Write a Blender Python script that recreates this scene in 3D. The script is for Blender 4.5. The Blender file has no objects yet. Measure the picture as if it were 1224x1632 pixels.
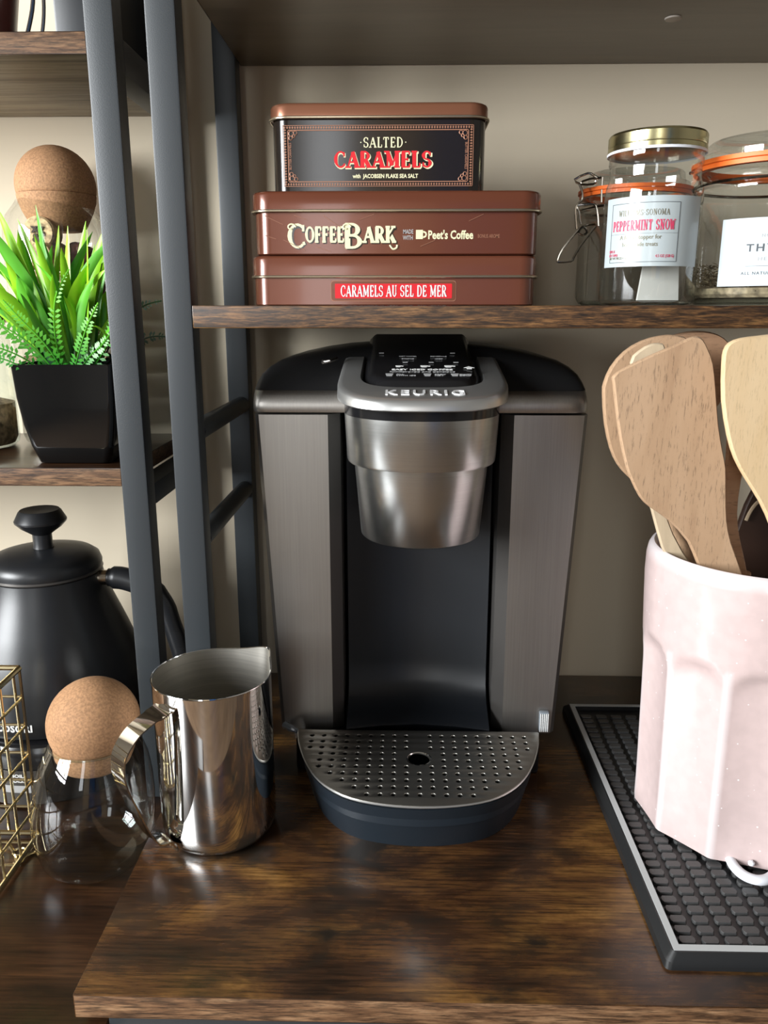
import bpy, bmesh, math, random
from mathutils import Vector, Matrix
random.seed(7)
PI = math.pi
S = bpy.context.scene
C = S.collection
# ------------------------------------------------------------------ camera
EYE = Vector((0, 0, .37))
PITCH = math.atan(320/1275); YAW = math.radians(1.3)
cd = bpy.data.cameras.new('camera'); cam = bpy.data.objects.new('camera', cd); C.objects.link(cam)
cd.sensor_fit = 'HORIZONTAL'; cd.sensor_width = 36; cd.lens = 36*1275/1224; cd.clip_start = .01
cam.location = EYE; cam.rotation_euler = (PI/2-PITCH, 0, YAW)
S.camera = cam
# ------------------------------------------------------------------ world + light + exposure
w = bpy.data.worlds.new('room_light'); S.world = w; w.use_nodes = True
bg = w.node_tree.nodes['Background']; bg.inputs[0].default_value = (1.0, .92, .80, 1); bg.inputs[1].default_value = .15
def area(name, loc, target, sx, sy, power, col):
    l = bpy.data.lights.new(name, 'AREA'); l.shape = 'RECTANGLE'; l.size = sx; l.size_y = sy; l.energy = power; l.color = col
    o = bpy.data.objects.new(name, l); C.objects.link(o); o.location = loc
    o.rotation_euler = (Vector(target)-Vector(loc)).to_track_quat('-Z', 'Y').to_euler()
    return o
area('window_light', (-1.88, -.72, .78), (-.1, -.30, .62), 1.25, 1.05, 126, (.95, .98, 1.0))
area('window_light', (-.55, -2.35, .75), (0, .6, .3), .34, 1.2, 7, (.93, .97, 1.0))
S.view_settings.view_transform = 'Standard'; S.view_settings.look = 'None'
S.view_settings.gamma = 1; S.view_settings.use_curve_mapping = False
S.view_settings.exposure = 0.25
# ------------------------------------------------------------------ materials
def newmat(name):
    m = bpy.data.materials.new(name); m.use_nodes = True
    return m, m.node_tree.nodes, m.node_tree.links, m.node_tree.nodes['Principled BSDF']
def plain(name, col, rough=.5, metal=0, coat=0, spec=.5, bump=0, bscale=400, trans=0, sheen=0, var=0):
    m, n, l, p = newmat(name)
    p.inputs['Base Color'].default_value = (*col, 1); p.inputs['Roughness'].default_value = rough
    p.inputs['Metallic'].default_value = metal; p.inputs['Coat Weight'].default_value = coat
    p.inputs['Coat Roughness'].default_value = .08; p.inputs['Specular IOR Level'].default_value = spec
    p.inputs['Transmission Weight'].default_value = trans
    tc = n.new('ShaderNodeTexCoord'); no = n.new('ShaderNodeTexNoise'); no.inputs['Scale'].default_value = bscale
    l.new(tc.outputs['Object'], no.inputs['Vector'])
    if bump:
        b = n.new('ShaderNodeBump'); b.inputs['Strength'].default_value = bump; b.inputs['Distance'].default_value = .0005
        l.new(no.outputs['Fac'], b.inputs['Height']); l.new(b.outputs['Normal'], p.inputs['Normal'])
    if var:
        r = n.new('ShaderNodeValToRGB'); r.color_ramp.elements[0].position = .35; r.color_ramp.elements[1].position = .65
        r.color_ramp.elements[0].color = (*[c*(1-var) for c in col], 1); r.color_ramp.elements[1].color = (*[min(1, c*(1+var)) for c in col], 1)
        l.new(no.outputs['Fac'], r.inputs['Fac']); l.new(r.outputs['Color'], p.inputs['Base Color'])
    return m
def woodgrain(name, stops, scale=(6, 60, 60), rough=.4, coat=0, bump=.15, detail=8, distort=.6, patch=None, nscale=1.0, coord='Object', fine=None, rot=None):
    """stops: list of (pos, colour); stretched noise gives the grain, an optional low noise gives dark patches"""
    m, n, l, p = newmat(name)
    tc = n.new('ShaderNodeTexCoord'); mp = n.new('ShaderNodeMapping'); mp.inputs['Scale'].default_value = scale
    if rot: mp.inputs['Rotation'].default_value = rot
    l.new(tc.outputs[coord], mp.inputs['Vector'])
    no = n.new('ShaderNodeTexNoise'); no.inputs['Scale'].default_value = nscale; no.inputs['Detail'].default_value = detail
    no.inputs['Roughness'].default_value = .62; no.inputs['Distortion'].default_value = distort
    l.new(mp.outputs[0], no.inputs['Vector'])
    r = n.new('ShaderNodeValToRGB'); e = r.color_ramp.elements
    while len(e) < len(stops): e.new(.5)
    for k, (pos, col) in enumerate(stops): e[k].position = pos; e[k].color = (*col, 1)
    l.new(no.outputs['Fac'], r.inputs['Fac'])
    out = r.outputs['Color']
    if fine:
        mp3 = n.new('ShaderNodeMapping'); mp3.inputs['Scale'].default_value = fine[0]; l.new(tc.outputs[coord], mp3.inputs['Vector'])
        n3 = n.new('ShaderNodeTexNoise'); n3.inputs['Scale'].default_value = 1; n3.inputs['Detail'].default_value = 4; n3.inputs['Roughness'].default_value = .7
        l.new(mp3.outputs[0], n3.inputs['Vector'])
        r3 = n.new('ShaderNodeValToRGB'); r3.color_ramp.elements[0].position = fine[1]; r3.color_ramp.elements[1].position = fine[2]
        r3.color_ramp.elements[0].color = (fine[3],)*3+(1,); r3.color_ramp.elements[1].color = (fine[4],)*3+(1,)
        l.new(n3.outputs['Fac'], r3.inputs['Fac'])
        m3 = n.new('ShaderNodeMix'); m3.data_type = 'RGBA'; m3.blend_type = 'MULTIPLY'; m3.inputs[0].default_value = 1
        l.new(out, m3.inputs[6]); l.new(r3.outputs['Color'], m3.inputs[7]); out = m3.outputs[2]
    if patch:
        sc, lo, hi, col = patch
        mp2 = n.new('ShaderNodeMapping'); mp2.inputs['Scale'].default_value = sc; mp2.inputs['Location'].default_value = (5.3, 2.6, .4)
        l.new(tc.outputs[coord], mp2.inputs['Vector'])
        n2 = n.new('ShaderNodeTexNoise'); n2.inputs['Scale'].default_value = 1; n2.inputs['Detail'].default_value = 5; n2.inputs['Roughness'].default_value = .6; n2.inputs['Distortion'].default_value = .4
        l.new(mp2.outputs[0], n2.inputs['Vector'])
        r2 = n.new('ShaderNodeValToRGB'); r2.color_ramp.elements[0].position = lo; r2.color_ramp.elements[1].position = hi
        l.new(n2.outputs['Fac'], r2.inputs['Fac'])
        mx = n.new('ShaderNodeMix'); mx.data_type = 'RGBA'; mx.inputs[7].default_value = (*col, 1)
        l.new(r2.outputs['Color'], mx.inputs[0]); l.new(out, mx.inputs[6]); out = mx.outputs[2]
    l.new(out, p.inputs['Base Color'])
    p.inputs['Roughness'].default_value = rough; p.inputs['Coat Weight'].default_value = coat; p.inputs['Coat Roughness'].default_value = .15
    b = n.new('ShaderNodeBump'); b.inputs['Strength'].default_value = bump; b.inputs['Distance'].default_value = .0006
    l.new(no.outputs['Fac'], b.inputs['Height']); l.new(b.outputs['Normal'], p.inputs['Normal'])
    return m
def brushed(name, col, rough, scale, metal=1.0, amt=.12, bump=.05):
    m, n, l, p = newmat(name)
    tc = n.new('ShaderNodeTexCoord'); mp = n.new('ShaderNodeMapping'); mp.inputs['Scale'].default_value = scale
    no = n.new('ShaderNodeTexNoise'); no.inputs['Scale'].default_value = 1; no.inputs['Detail'].default_value = 3
    l.new(tc.outputs['Object'], mp.inputs['Vector']); l.new(mp.outputs[0], no.inputs['Vector'])
    r = n.new('ShaderNodeValToRGB'); e = r.color_ramp.elements; e[0].position = .3; e[1].position = .7
    e[0].color = (*[c*(1-amt) for c in col], 1); e[1].color = (*[c*(1+amt) for c in col], 1)
    l.new(no.outputs['Fac'], r.inputs['Fac']); l.new(r.outputs['Color'], p.inputs['Base Color'])
    b = n.new('ShaderNodeBump'); b.inputs['Strength'].default_value = bump; b.inputs['Distance'].default_value = .0003
    l.new(no.outputs['Fac'], b.inputs['Height']); l.new(b.outputs['Normal'], p.inputs['Normal'])
    p.inputs['Metallic'].default_value = metal; p.inputs['Roughness'].default_value = rough
    return m
def glassmat(name, tint=(.965, .98, .975), ior=1.5, rough=.02, bump=0):
    m, n, l, p = newmat(name); n.remove(p)
    tr = n.new('ShaderNodeBsdfTransparent'); tr.inputs[0].default_value = (*tint, 1)
    gl = n.new('ShaderNodeBsdfGlossy'); gl.inputs['Roughness'].default_value = rough
    lw = n.new('ShaderNodeLayerWeight'); lw.inputs['Blend'].default_value = .5
    pw = n.new('ShaderNodeMath'); pw.operation = 'POWER'; pw.inputs[1].default_value = 3.0
    fr = n.new('ShaderNodeMath'); fr.operation = 'MULTIPLY_ADD'; fr.inputs[1].default_value = .72; fr.inputs[2].default_value = ((ior-1)/(ior+1))**2*1.6
    l.new(lw.outputs['Facing'], pw.inputs[0]); l.new(pw.outputs[0], fr.inputs[0])
    mx = n.new('ShaderNodeMixShader'); out = n['Material Output']
    tc = n.new('ShaderNodeTexCoord'); no = n.new('ShaderNodeTexNoise'); no.inputs['Scale'].default_value = 60
    l.new(tc.outputs['Object'], no.inputs['Vector'])
    b = n.new('ShaderNodeBump'); b.inputs['Strength'].default_value = bump or .02; b.inputs['Distance'].default_value = .002
    l.new(no.outputs['Fac'], b.inputs['Height']); l.new(b.outputs['Normal'], gl.inputs['Normal'])
    l.new(fr.outputs[0], mx.inputs[0]); l.new(tr.outputs[0], mx.inputs[1]); l.new(gl.outputs[0], mx.inputs[2]); l.new(mx.outputs[0], out.inputs[0])
    return m
M = {}
M['wall'] = plain('beige_painted_wall', (.64, .555, .42), .85, bump=.15, bscale=90)
M['floor'] = woodgrain('room_floor', [(.3, (.10, .06, .035)), (.7, (.2, .13, .08))], scale=(2, 20, 20), rough=.4)
M['frontwall'] = plain('room_wall_paint', (.28, .265, .245), .9, bump=.1)
M['curtain'] = plain('beige_curtain_cloth', (.75, .62, .45), .9, bump=.2)
M['blue'] = plain('navy_reflection_cloth', (.04, .17, .45), .8, bump=.2)
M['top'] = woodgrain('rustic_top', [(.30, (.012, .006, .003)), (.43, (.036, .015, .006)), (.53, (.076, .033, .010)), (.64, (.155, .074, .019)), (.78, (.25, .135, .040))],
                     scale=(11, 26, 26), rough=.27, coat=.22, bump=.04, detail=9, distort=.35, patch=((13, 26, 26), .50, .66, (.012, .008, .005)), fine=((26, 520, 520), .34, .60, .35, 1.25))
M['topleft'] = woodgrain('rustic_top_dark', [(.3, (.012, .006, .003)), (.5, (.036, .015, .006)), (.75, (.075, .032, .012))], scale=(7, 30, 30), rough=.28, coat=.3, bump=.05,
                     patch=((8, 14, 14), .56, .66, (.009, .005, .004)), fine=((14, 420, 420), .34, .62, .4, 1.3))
M['edge'] = woodgrain('rustic_edge', [(.30, (.050, .023, .010)), (.45, (.12, .060, .028)), (.60, (.20, .110, .055)), (.78, (.29, .18, .10))], scale=(30, 90, 260), rough=.5, bump=.15, fine=((70, 500, 900), .38, .56, .35, 1.25))
M['edge_dark'] = woodgrain('rustic_edge_dark', [(.30, (.014, .007, .003)), (.46, (.055, .025, .009)), (.58, (.13, .060, .020)), (.78, (.24, .125, .045))], scale=(34, 90, 260), rough=.5, bump=.15, fine=((80, 500, 900), .40, .58, .3, 1.3))
M['under'] = woodgrain('greyed_underside', [(.32, (.14, .11, .078)), (.5, (.26, .215, .155)), (.7, (.32, .27, .20))], scale=(4, 60, 60), rough=.5, bump=.15, fine=((16, 330, 330), .38, .5, .6, 1.1))
M['under_dark'] = woodgrain('brown_underside', [(.3, (.075, .052, .030)), (.7, (.115, .085, .052))], scale=(5, 50, 50), rough=.35, bump=.1)
M['steelframe'] = plain('powder_coated_black', (.030, .035, .039), .42, bump=.12, bscale=1500)
M['blackplastic'] = plain('black_gloss_plastic', (.008, .008, .009), .18, bump=.02)
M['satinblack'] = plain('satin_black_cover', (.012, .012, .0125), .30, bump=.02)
M['recess'] = plain('recess_blue_black', (.006, .0075, .010), .36, bump=.02)
M['basepl'] = plain('tray_base_blue_black', (.010, .0155, .022), .45, bump=.05)
M['panelmetal'] = brushed('gunmetal_brushed', (.38, .36, .335), .40, (900, 900, 12), amt=.05, bump=.015)
M['shoulder'] = plain('gunmetal_paint', (.13, .122, .115), .25, metal=.9, bump=.02)
M['chamfer'] = plain('dark_gunmetal', (.12, .112, .105), .35, metal=.7, bump=.02)
M['headmetal'] = brushed('silver_brushed', (.50, .51, .50), .27, (10, 10, 1500), amt=.07, bump=.02)
M['ring'] = plain('satin_silver_ring', (.56, .56, .55), .32, metal=.85, bump=.02)
M['traysteel'] = brushed('tray_steel', (.40, .385, .35), .36, (900, 900, 900), amt=.03, bump=.01)
M['chrome'] = plain('polished_steel', (.74, .73, .71), .045, metal=1, bump=.01, bscale=30)
M['innersteel'] = brushed('inner_brushed_steel', (.62, .59, .53), .36, (12, 12, 900), amt=.1, bump=.03)
M['white'] = plain('white_print', (.80, .80, .78), .5)
M['greyprint'] = plain('grey_print', (.40, .40, .40), .5)
M['embossed'] = plain('silver_letters', (.85, .85, .85), .3, metal=.2)
M['gold'] = plain('gold_wire', (.74, .62, .37), .18, metal=1)
M['goldlid'] = plain('pale_gold_lid', (.50, .45, .25), .25, metal=1)
M['cork'] = plain('fine_cork', (.40, .215, .105), .8, bump=.3, bscale=620, var=.20)
M['corkdark'] = plain('wine_stained_cork', (.11, .045, .032), .8, bump=.5, bscale=260, var=.4)
M['corklight'] = plain('pale_wine_cork', (.52, .37, .20), .85, bump=.5, bscale=190, var=.45)
M['corkprint'] = plain('burnt_cork_print', (.06, .04, .025), .8)
M['glass'] = glassmat('thin_clear_glass')
M['glassgreen'] = glassmat('thin_greenish_glass', (.90, .95, .93), 1.52)
M['glassjar'] = glassmat('jar_glass', (.94, .955, .945), 1.66, bump=.12)
M['rim'] = plain('glass_rim', (.45, .5, .48), .1, bump=.01)
M['pot'] = plain('black_glossy_pot', (.006, .006, .006), .09, coat=.3, bump=.02)
M['soil'] = plain('dark_soil', (.02, .016, .01), .9, bump=.6)
M['kettle'] = plain('matte_black_kettle', (.012, .013, .015), .36, bump=.03)
M['kettlering'] = plain('pale_brass_ring', (.60, .52, .42), .2, metal=1)
M['tinbrown'] = plain('brown_tin_lacquer', (.135, .040, .020), .24, metal=.25, coat=.3, bump=.02)
M['tinbrown2'] = plain('brown_tin_lacquer_light', (.150, .048, .026), .25, metal=.2, coat=.3)
M['tincopper'] = plain('copper_tin_lid', (.26, .105, .058), .30, metal=.5, coat=.2)
M['tinblack'] = plain('black_tin_lacquer', (.014, .010, .008), .16, metal=0, coat=0)
M['tinseam'] = plain('tin_rolled_seam', (.46, .38, .27), .28, metal=.9)
M['tincream'] = plain('cream_print', (.74, .70, .45), .5)
M['tinred'] = plain('red_print', (.60, .006, .014), .5)
M['copperprint'] = plain('copper_print', (.34, .16, .10), .4, metal=.3)
M['faintprint'] = plain('faint_brown_print', (.26, .11, .06), .5)
M['label'] = plain('pale_label_paper', (.42, .47, .48), .35, coat=.3, bump=.03)
M['labelwhite'] = plain('white_label_paper', (.54, .60, .63), .7, bump=.03)
M['goldprint'] = plain('gold_print', (.22, .20, .13), .4, metal=.3)
M['pinkprint'] = plain('crimson_print', (.60, .05, .12), .5)
M['darkprint'] = plain('dark_print', (.06, .07, .08), .6)
M['paper'] = plain('white_paper_packet', (.62, .61, .57), .8, bump=.3, bscale=60)
M['orange'] = plain('orange_rubber', (.90, .17, .02), .5)
M['wire'] = plain('steel_wire', (.30, .27, .23), .18, metal=1)
M['herb'] = plain('dried_thyme', (.30, .24, .15), .9, var=.5, bscale=150)
M['grain'] = plain('brown_grain', (.20, .14, .085), .9, var=.5, bscale=200, bump=.8)
M['crock'] = plain('pink_glaze', (.53, .415, .40), .28, coat=.3, bump=.03, bscale=120, var=.035)
M['beech'] = woodgrain('beech', [(.25, (.33, .20, .115)), (.45, (.42, .27, .16)), (.8, (.48, .32, .20))], scale=(40, 40, 9), rough=.6, bump=.08, distort=.5, fine=((900, 900, 110), .36, .44, .62, 1.0), rot=(0, .25, 0))
M['beechpale'] = woodgrain('pale_beech', [(.25, (.56, .39, .20)), (.5, (.62, .45, .26)), (.8, (.66, .50, .31))], scale=(50, 50, 10), rough=.6, bump=.06, distort=.2, fine=((1200, 1200, 160), .34, .46, .80, 1.0))
M['beechred'] = woodgrain('reddish_beech', [(.3, (.38, .20, .11)), (.7, (.52, .32, .19))], scale=(20, 60, 60), rough=.6, bump=.08, fine=((120, 900, 900), .36, .46, .7, 1.0))
M['ashwood'] = woodgrain('greyish_wood', [(.3, (.42, .33, .22)), (.7, (.58, .46, .31))], scale=(60, 60, 14), rough=.6, bump=.1)
M['darkwood'] = plain('dark_brown_wood', (.040, .020, .013), .45)
M['rubber'] = plain('black_rubber', (.010, .0105, .011), .45, bump=.1)
M['nub'] = plain('worn_grey_rubber', (.052, .052, .052), .42, bump=.25, bscale=700)
M['matwhite'] = plain('light_grey_border', (.48, .50, .50), .6)
M['whiteenamel'] = plain('white_enamel', (.72, .74, .78), .3)
M['clear'] = plain('ribbed_clear_plastic', (.20, .23, .26), .12, spec=.8)
M['redpot'] = plain('dark_red_glaze', (.09, .015, .012), .3)
M['sticker'] = plain('grey_screw_cover', (.42, .38, .33), .6)
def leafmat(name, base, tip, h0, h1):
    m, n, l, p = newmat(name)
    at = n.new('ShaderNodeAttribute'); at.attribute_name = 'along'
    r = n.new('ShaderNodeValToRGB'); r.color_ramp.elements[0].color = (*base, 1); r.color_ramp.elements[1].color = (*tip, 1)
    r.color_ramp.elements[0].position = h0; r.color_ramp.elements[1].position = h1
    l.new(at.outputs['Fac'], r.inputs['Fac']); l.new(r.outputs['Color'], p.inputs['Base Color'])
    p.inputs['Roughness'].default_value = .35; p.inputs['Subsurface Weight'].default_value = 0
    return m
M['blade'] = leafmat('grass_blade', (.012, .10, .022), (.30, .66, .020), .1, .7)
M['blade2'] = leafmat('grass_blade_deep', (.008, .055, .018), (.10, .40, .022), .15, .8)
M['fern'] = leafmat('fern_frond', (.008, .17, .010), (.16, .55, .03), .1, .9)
M['fernshade'] = leafmat('shaded_frond', (.008, .03, .012), (.02, .055, .018), .1, .9)  # darker fern copy: shade on the two right fronds put into the colour
# ------------------------------------------------------------------ helpers
ORG = {}
def reg(o, org): ORG[o.name] = Vector(org)
def thing(name, label, cat, loc, group=None):
    o = bpy.data.objects.new(name, None); C.objects.link(o); o.location = loc; o.empty_display_size = .02
    o['label'] = label; o['category'] = cat
    if group: o['group'] = group
    reg(o, loc); return o
def struct(o): o['kind'] = 'structure'; return o
def ob(name, geo, mat, parent=None, smooth=40, label=None, bevel=0, bseg=2):
    """geo = (verts, faces[, material indices]) in world coordinates"""
    me = bpy.data.meshes.new(name); org = ORG[parent.name] if parent else Vector((0, 0, 0))
    me.from_pydata([Vector(v)-org for v in geo[0]], [], geo[1])
    for m in (mat if isinstance(mat, list) else [mat]): me.materials.append(M[m] if isinstance(m, str) else m)
    if len(geo) > 2 and geo[2]:
        for p, i in zip(me.polygons, geo[2]): p.material_index = i
    bm = bmesh.new(); bm.from_mesh(me); bmesh.ops.remove_doubles(bm, verts=bm.verts, dist=1e-7)
    bmesh.ops.recalc_face_normals(bm, faces=bm.faces)
    if bevel:
        bmesh.ops.bevel(bm, geom=[e for e in bm.edges if e.is_manifold and e.calc_face_angle(0) > .5], offset=bevel, segments=bseg, affect='EDGES', profile=.6, clamp_overlap=True)
    bm.to_mesh(me); bm.free()
    if smooth:
        me.polygons.foreach_set('use_smooth', [True]*len(me.polygons)); me.set_sharp_from_angle(angle=math.radians(smooth))
    o = bpy.data.objects.new(name, me); C.objects.link(o)
    if parent: o.parent = parent
    reg(o, org)
    if label: o['label'] = label
    return o
def join(*gs):
    V = []; F = []; I = []
    for g in gs:
        k = len(V); V += list(g[0]); F += [tuple(i+k for i in f) for f in g[1]]; I += (list(g[2]) if len(g) > 2 and g[2] else [0]*len(g[1]))
    return V, F, I
def matid(g, i): return g[0], g[1], [i]*len(g[1])
def box(x0, x1, y0, y1, z0, z1):
    V = [(x, y, z) for z in (z0, z1) for y in (y0, y1) for x in (x0, x1)]
    return V, [(0, 2, 3, 1), (4, 5, 7, 6), (0, 1, 5, 4), (2, 6, 7, 3), (0, 4, 6, 2), (1, 3, 7, 5)]
def board(x0, x1, y0, y1, z0, z1):   # materials: top, edge, underside
    V, F = box(x0, x1, y0, y1, z0, z1); return V, F, [2, 0, 1, 1, 1, 1]
def loft(loops, cap0=True, cap1=True, closed=True):
    n = len(loops[0]); V = [v for L in loops for v in L]; F = []
    for k in range(len(loops)-1):
        for i in range(n if closed else n-1):
            j = (i+1) % n; F.append((k*n+i, k*n+j, (k+1)*n+j, (k+1)*n+i))
    if cap0: F.append(tuple(reversed(range(n))))
    if cap1: F.append(tuple(range((len(loops)-1)*n, len(loops)*n)))
    return V, F
def lathe(prof, cx, cy, n=48, tilt=None, cz=0):
    loops = []
    for r, z in prof:
        loops.append([(cx+max(r, 1e-5)*math.cos(2*PI*i/n), cy+max(r, 1e-5)*math.sin(2*PI*i/n), z) for i in range(n)])
    g = loft(loops, prof[0][0] > 1e-4 and False, False)
    if tilt:
        R = Matrix.Rotation(tilt[0], 3, 'X') @ Matrix.Rotation(tilt[1], 3, 'Y'); c = Vector((cx, cy, cz))
        g = ([R@(Vector(v)-c)+c for v in g[0]], g[1])
    return g
def solid(prof, *a, **k):  # profile closed on the axis both ends
    return lathe([(0, prof[0][1])]+list(prof)+[(0, prof[-1][1])], *a, **k)
def smoothpath(pts, sub=4):
    P = [Vector(p) for p in pts]; out = []
    for i in range(len(P)-1):
        a = P[max(i-1, 0)]; b = P[i]; c = P[i+1]; d = P[min(i+2, len(P)-1)]
        for k in range(sub):
            t = k/sub; out.append(.5*((2*b)+(c-a)*t+(2*a-5*b+4*c-d)*t*t+(3*b-a-3*c+d)*t**3))
    out.append(P[-1]); return out
def tube(pts, r, n=8, sub=0, closed=False, flat=None):
    P = smoothpath(pts, sub) if sub else [Vector(p) for p in pts]
    loops = []; prev = None; L = len(P)
    for i, p in enumerate(P):
        t = (P[(i+1) % L if closed else min(i+1, L-1)]-P[(i-1) % L if closed else max(i-1, 0)])
        t = t.normalized() if t.length > 1e-9 else Vector((0, 0, 1))
        if prev is None: u = t.orthogonal().normalized()
        else:
            u = prev-t*prev.dot(t); u = u.normalized() if u.length > 1e-6 else t.orthogonal().normalized()
        prev = u; v = t.cross(u); rr = r[min(int(i/(L-1)*(len(r)-1)+.5), len(r)-1)] if isinstance(r, (list, tuple)) else r
        loops.append([p+(u*math.cos(2*PI*k/n)+v*math.sin(2*PI*k/n))*rr for k in range(n)])
    if closed: loops.append(loops[0]); return loft(loops, False, False)
    return loft(loops)
def prism_xz(poly, y0, y1, bend=None):
    n = len(poly); V = [(x, y0+(bend(x, z) if bend else 0), z) for x, z in poly]+[(x, y1+(bend(x, z) if bend else 0), z) for x, z in poly]
    return V, [tuple(range(n)), tuple(reversed(range(n, 2*n)))]+[(i, i+n, (i+1) % n+n, (i+1) % n) for i in range(n)]
def roundpoly(pts, sub=4):
    P = [Vector((x, 0, z)) for x, z in pts]; n = len(P); out = []
    for i in range(n):
        a, b, c, d = P[i-1], P[i], P[(i+1) % n], P[(i+2) % n]
        for k in range(sub):
            t = k/sub; q = .5*((2*b)+(c-a)*t+(2*a-5*b+4*c-d)*t*t+(3*b-a-3*c+d)*t**3); out.append((q.x, q.z))
    return out
def rrect(x0, x1, y0, y1, r, z, n=6):
    out = []
    for cx, cy, a in ((x1-r, y1-r, 0), (x0+r, y1-r, 90), (x0+r, y0+r, 180), (x1-r, y0+r, 270)):
        for k in range(n+1):
            t = math.radians(a+90*k/n); out.append((cx+r*math.cos(t), cy+r*math.sin(t), z))
    return out
_fc = {}
def text(s, size, width=None, bold=0, space=1, shear=0, ext=.00008):
    """flat lettering mesh in its own plane: returns verts (u, v, w) centred, faces"""
    cu = bpy.data.curves.new('t', 'FONT'); cu.body = s; cu.size = size; cu.extrude = ext; cu.offset = bold; cu.resolution_u = 2
    cu.space_character = space; cu.shear = shear
    o = bpy.data.objects.new('t', cu); C.objects.link(o); dg = bpy.context.evaluated_depsgraph_get()
    me = bpy.data.meshes.new_from_object(o.evaluated_get(dg)); V = [v.co.copy() for v in me.vertices]; F = [tuple(p.vertices) for p in me.polygons]
    bpy.data.objects.remove(o); bpy.data.curves.remove(cu); bpy.data.meshes.remove(me)
    x0 = min(v.x for v in V); x1 = max(v.x for v in V); y0 = min(v.y for v in V); y1 = max(v.y for v in V)
    k = width/(x1-x0) if width else 1
    return [((v.x-(x0+x1)/2)*k, v.y-(y0+y1)/2, v.z) for v in V], F
def on_front(g, x, y, z): return [(x+u, y-w_, z+v) for u, v, w_ in g[0]], g[1]
def on_cyl(g, cx, cy, R, phi0, z, slope=0): return [(cx+(R+w_)*math.sin(phi0+u/R), cy-(R+w_)*math.cos(phi0+u/R), z+v) for u, v, w_ in g[0]], g[1]
def cylpatch(cx, cy, R, a0, a1, z0, z1, n=24):
    V = []; F = []
    for i in range(n+1):
        a = a0+(a1-a0)*i/n
        for rr in (R, R+.00015):
            for z in (z0, z1): V.append((cx+rr*math.sin(a), cy-rr*math.cos(a), z))
    for i in range(n):
        k = 4*i; m = k+4
        F += [(k, m, m+1, k+1), (k+2, k+3, m+3, m+2), (k, k+2, m+2, m), (k+1, m+1, m+3, k+3)]
    return V, F+[(0, 1, 3, 2), (4*n, 4*n+2, 4*n+3, 4*n+1)]
# ------------------------------------------------------------------ room
struct(ob('wall_back', box(-1.97, 2.2, .777, .80, -.75, 1.7), 'wall', smooth=0))
struct(ob('floor', box(-1.97, 2.2, -2.6, .80, -.78, -.75), 'floor', smooth=0))
WX0, WX1, WZ0, WZ1 = -.75, -.35, .12, 1.4
g = join(box(-1.97, WX0, -2.62, -2.6, -.75, 1.7), box(WX1, 2.2, -2.62, -2.6, -.75, 1.7), box(WX0, WX1, -2.62, -2.6, -.75, WZ0), box(WX0, WX1, -2.62, -2.6, WZ1, 1.7))
struct(ob('wall_front', g, 'frontwall', smooth=0))
g = join(box(-1.97, -1.95, -2.6, -1.40, -.75, 1.7), box(-1.97, -1.95, -.04, .777, -.75, 1.7), box(-1.97, -1.95, -1.40, -.04, -.75, .20), box(-1.97, -1.95, -1.40, -.04, 1.34, 1.7))
struct(ob('wall_left', g, 'frontwall', smooth=0))
struct(ob('wall_right', box(2.2, 2.22, -2.6, .80, -.75, 1.7), 'frontwall', smooth=0))
def curtain(name, x0, x1, mat, label):
    t = thing(name, label, 'curtain', ((x0+x1)/2, -2.5, -.7)); L = []
    for y in (0, .012):
        for z in (-.7, 1.5): L.append([(x0+(x1-x0)*i/40, -2.5+y+.018*math.sin(i*1.3), z) for i in range(41)])
    n = 41; V = [v for q in L for v in q]; F = []
    for i in range(40): F += [(i, i+1, n+i+1, n+i), (2*n+i, 3*n+i, 3*n+i+1, 2*n+i+1)]
    ob('curtain_cloth', (V, F), mat, t)
curtain('curtain', -.28, .25, 'curtain', 'beige curtain mirrored in the steel pitcher')
curtain('curtain', .30, .85, 'blue', 'navy blue cloth added out of view for the steel pitcher to mirror')  # added unseen behind the camera, only to give the pitcher a blue stripe
# ------------------------------------------------------------------ right rack
rack = thing('metal_shelving_rack', 'black metal rack with brown wood boards that carries the coffee maker', 'shelf', (.13, .57, -.0157))
PX0, PX1 = -.1635, -.1440
def post(rk, x0, x1, y0, y1, z0, z1): return ob('post', box(x0, x1, y0, y1, z0, z1), 'steelframe', rk, bevel=.0014)
post(rack, PX0, PX1, .560, .5795, 0, 1.1); post(rack, PX0, PX1, .7515, .771, 0, 1.1)
post(rack, .46, .4795, .560, .5795, 0, 1.1); post(rack, .46, .4795, .7515, .771, 0, 1.1)
ob('side_rail', box(PX0, PX1, .5795, .7515, .607, .627), 'steelframe', rack, bevel=.001)
for z in (.2845, .2035): ob('rung', tube([(-.1515, .5795, z), (-.1515, .7515, z)], .0078, 16), 'steelframe', rack)
ob('tabletop', board(-.1822, .50, .3634, .775, -.0157, 0), ['top', 'edge', 'under_dark'], rack, bevel=.0006)
ob('shelf_board', board(-.1437, .4597, .560, .775, .3587, .3738), ['top', 'edge_dark', 'under_dark'], rack, bevel=.0006, label='middle shelf board that carries the tins and jars')
ob('shelf_board', board(-.1437, .4597, .560, .775, .5791, .594), ['top', 'edge_dark', 'under_dark'], rack, bevel=.0006, label='upper shelf board seen from below')
ob('screw_cover', solid([(.0062, .5791), (.0058, .5781), (.003, .5779)], .1977, .6637, 20), 'sticker', rack)
ob('table_rail', box(-.168, .47, .374, .392, -.0357, -.0158), 'steelframe', rack, bevel=.001)
ob('table_rail', box(-.168, -.15, .393, .765, -.0357, -.0158), 'steelframe', rack, bevel=.001)
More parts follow.
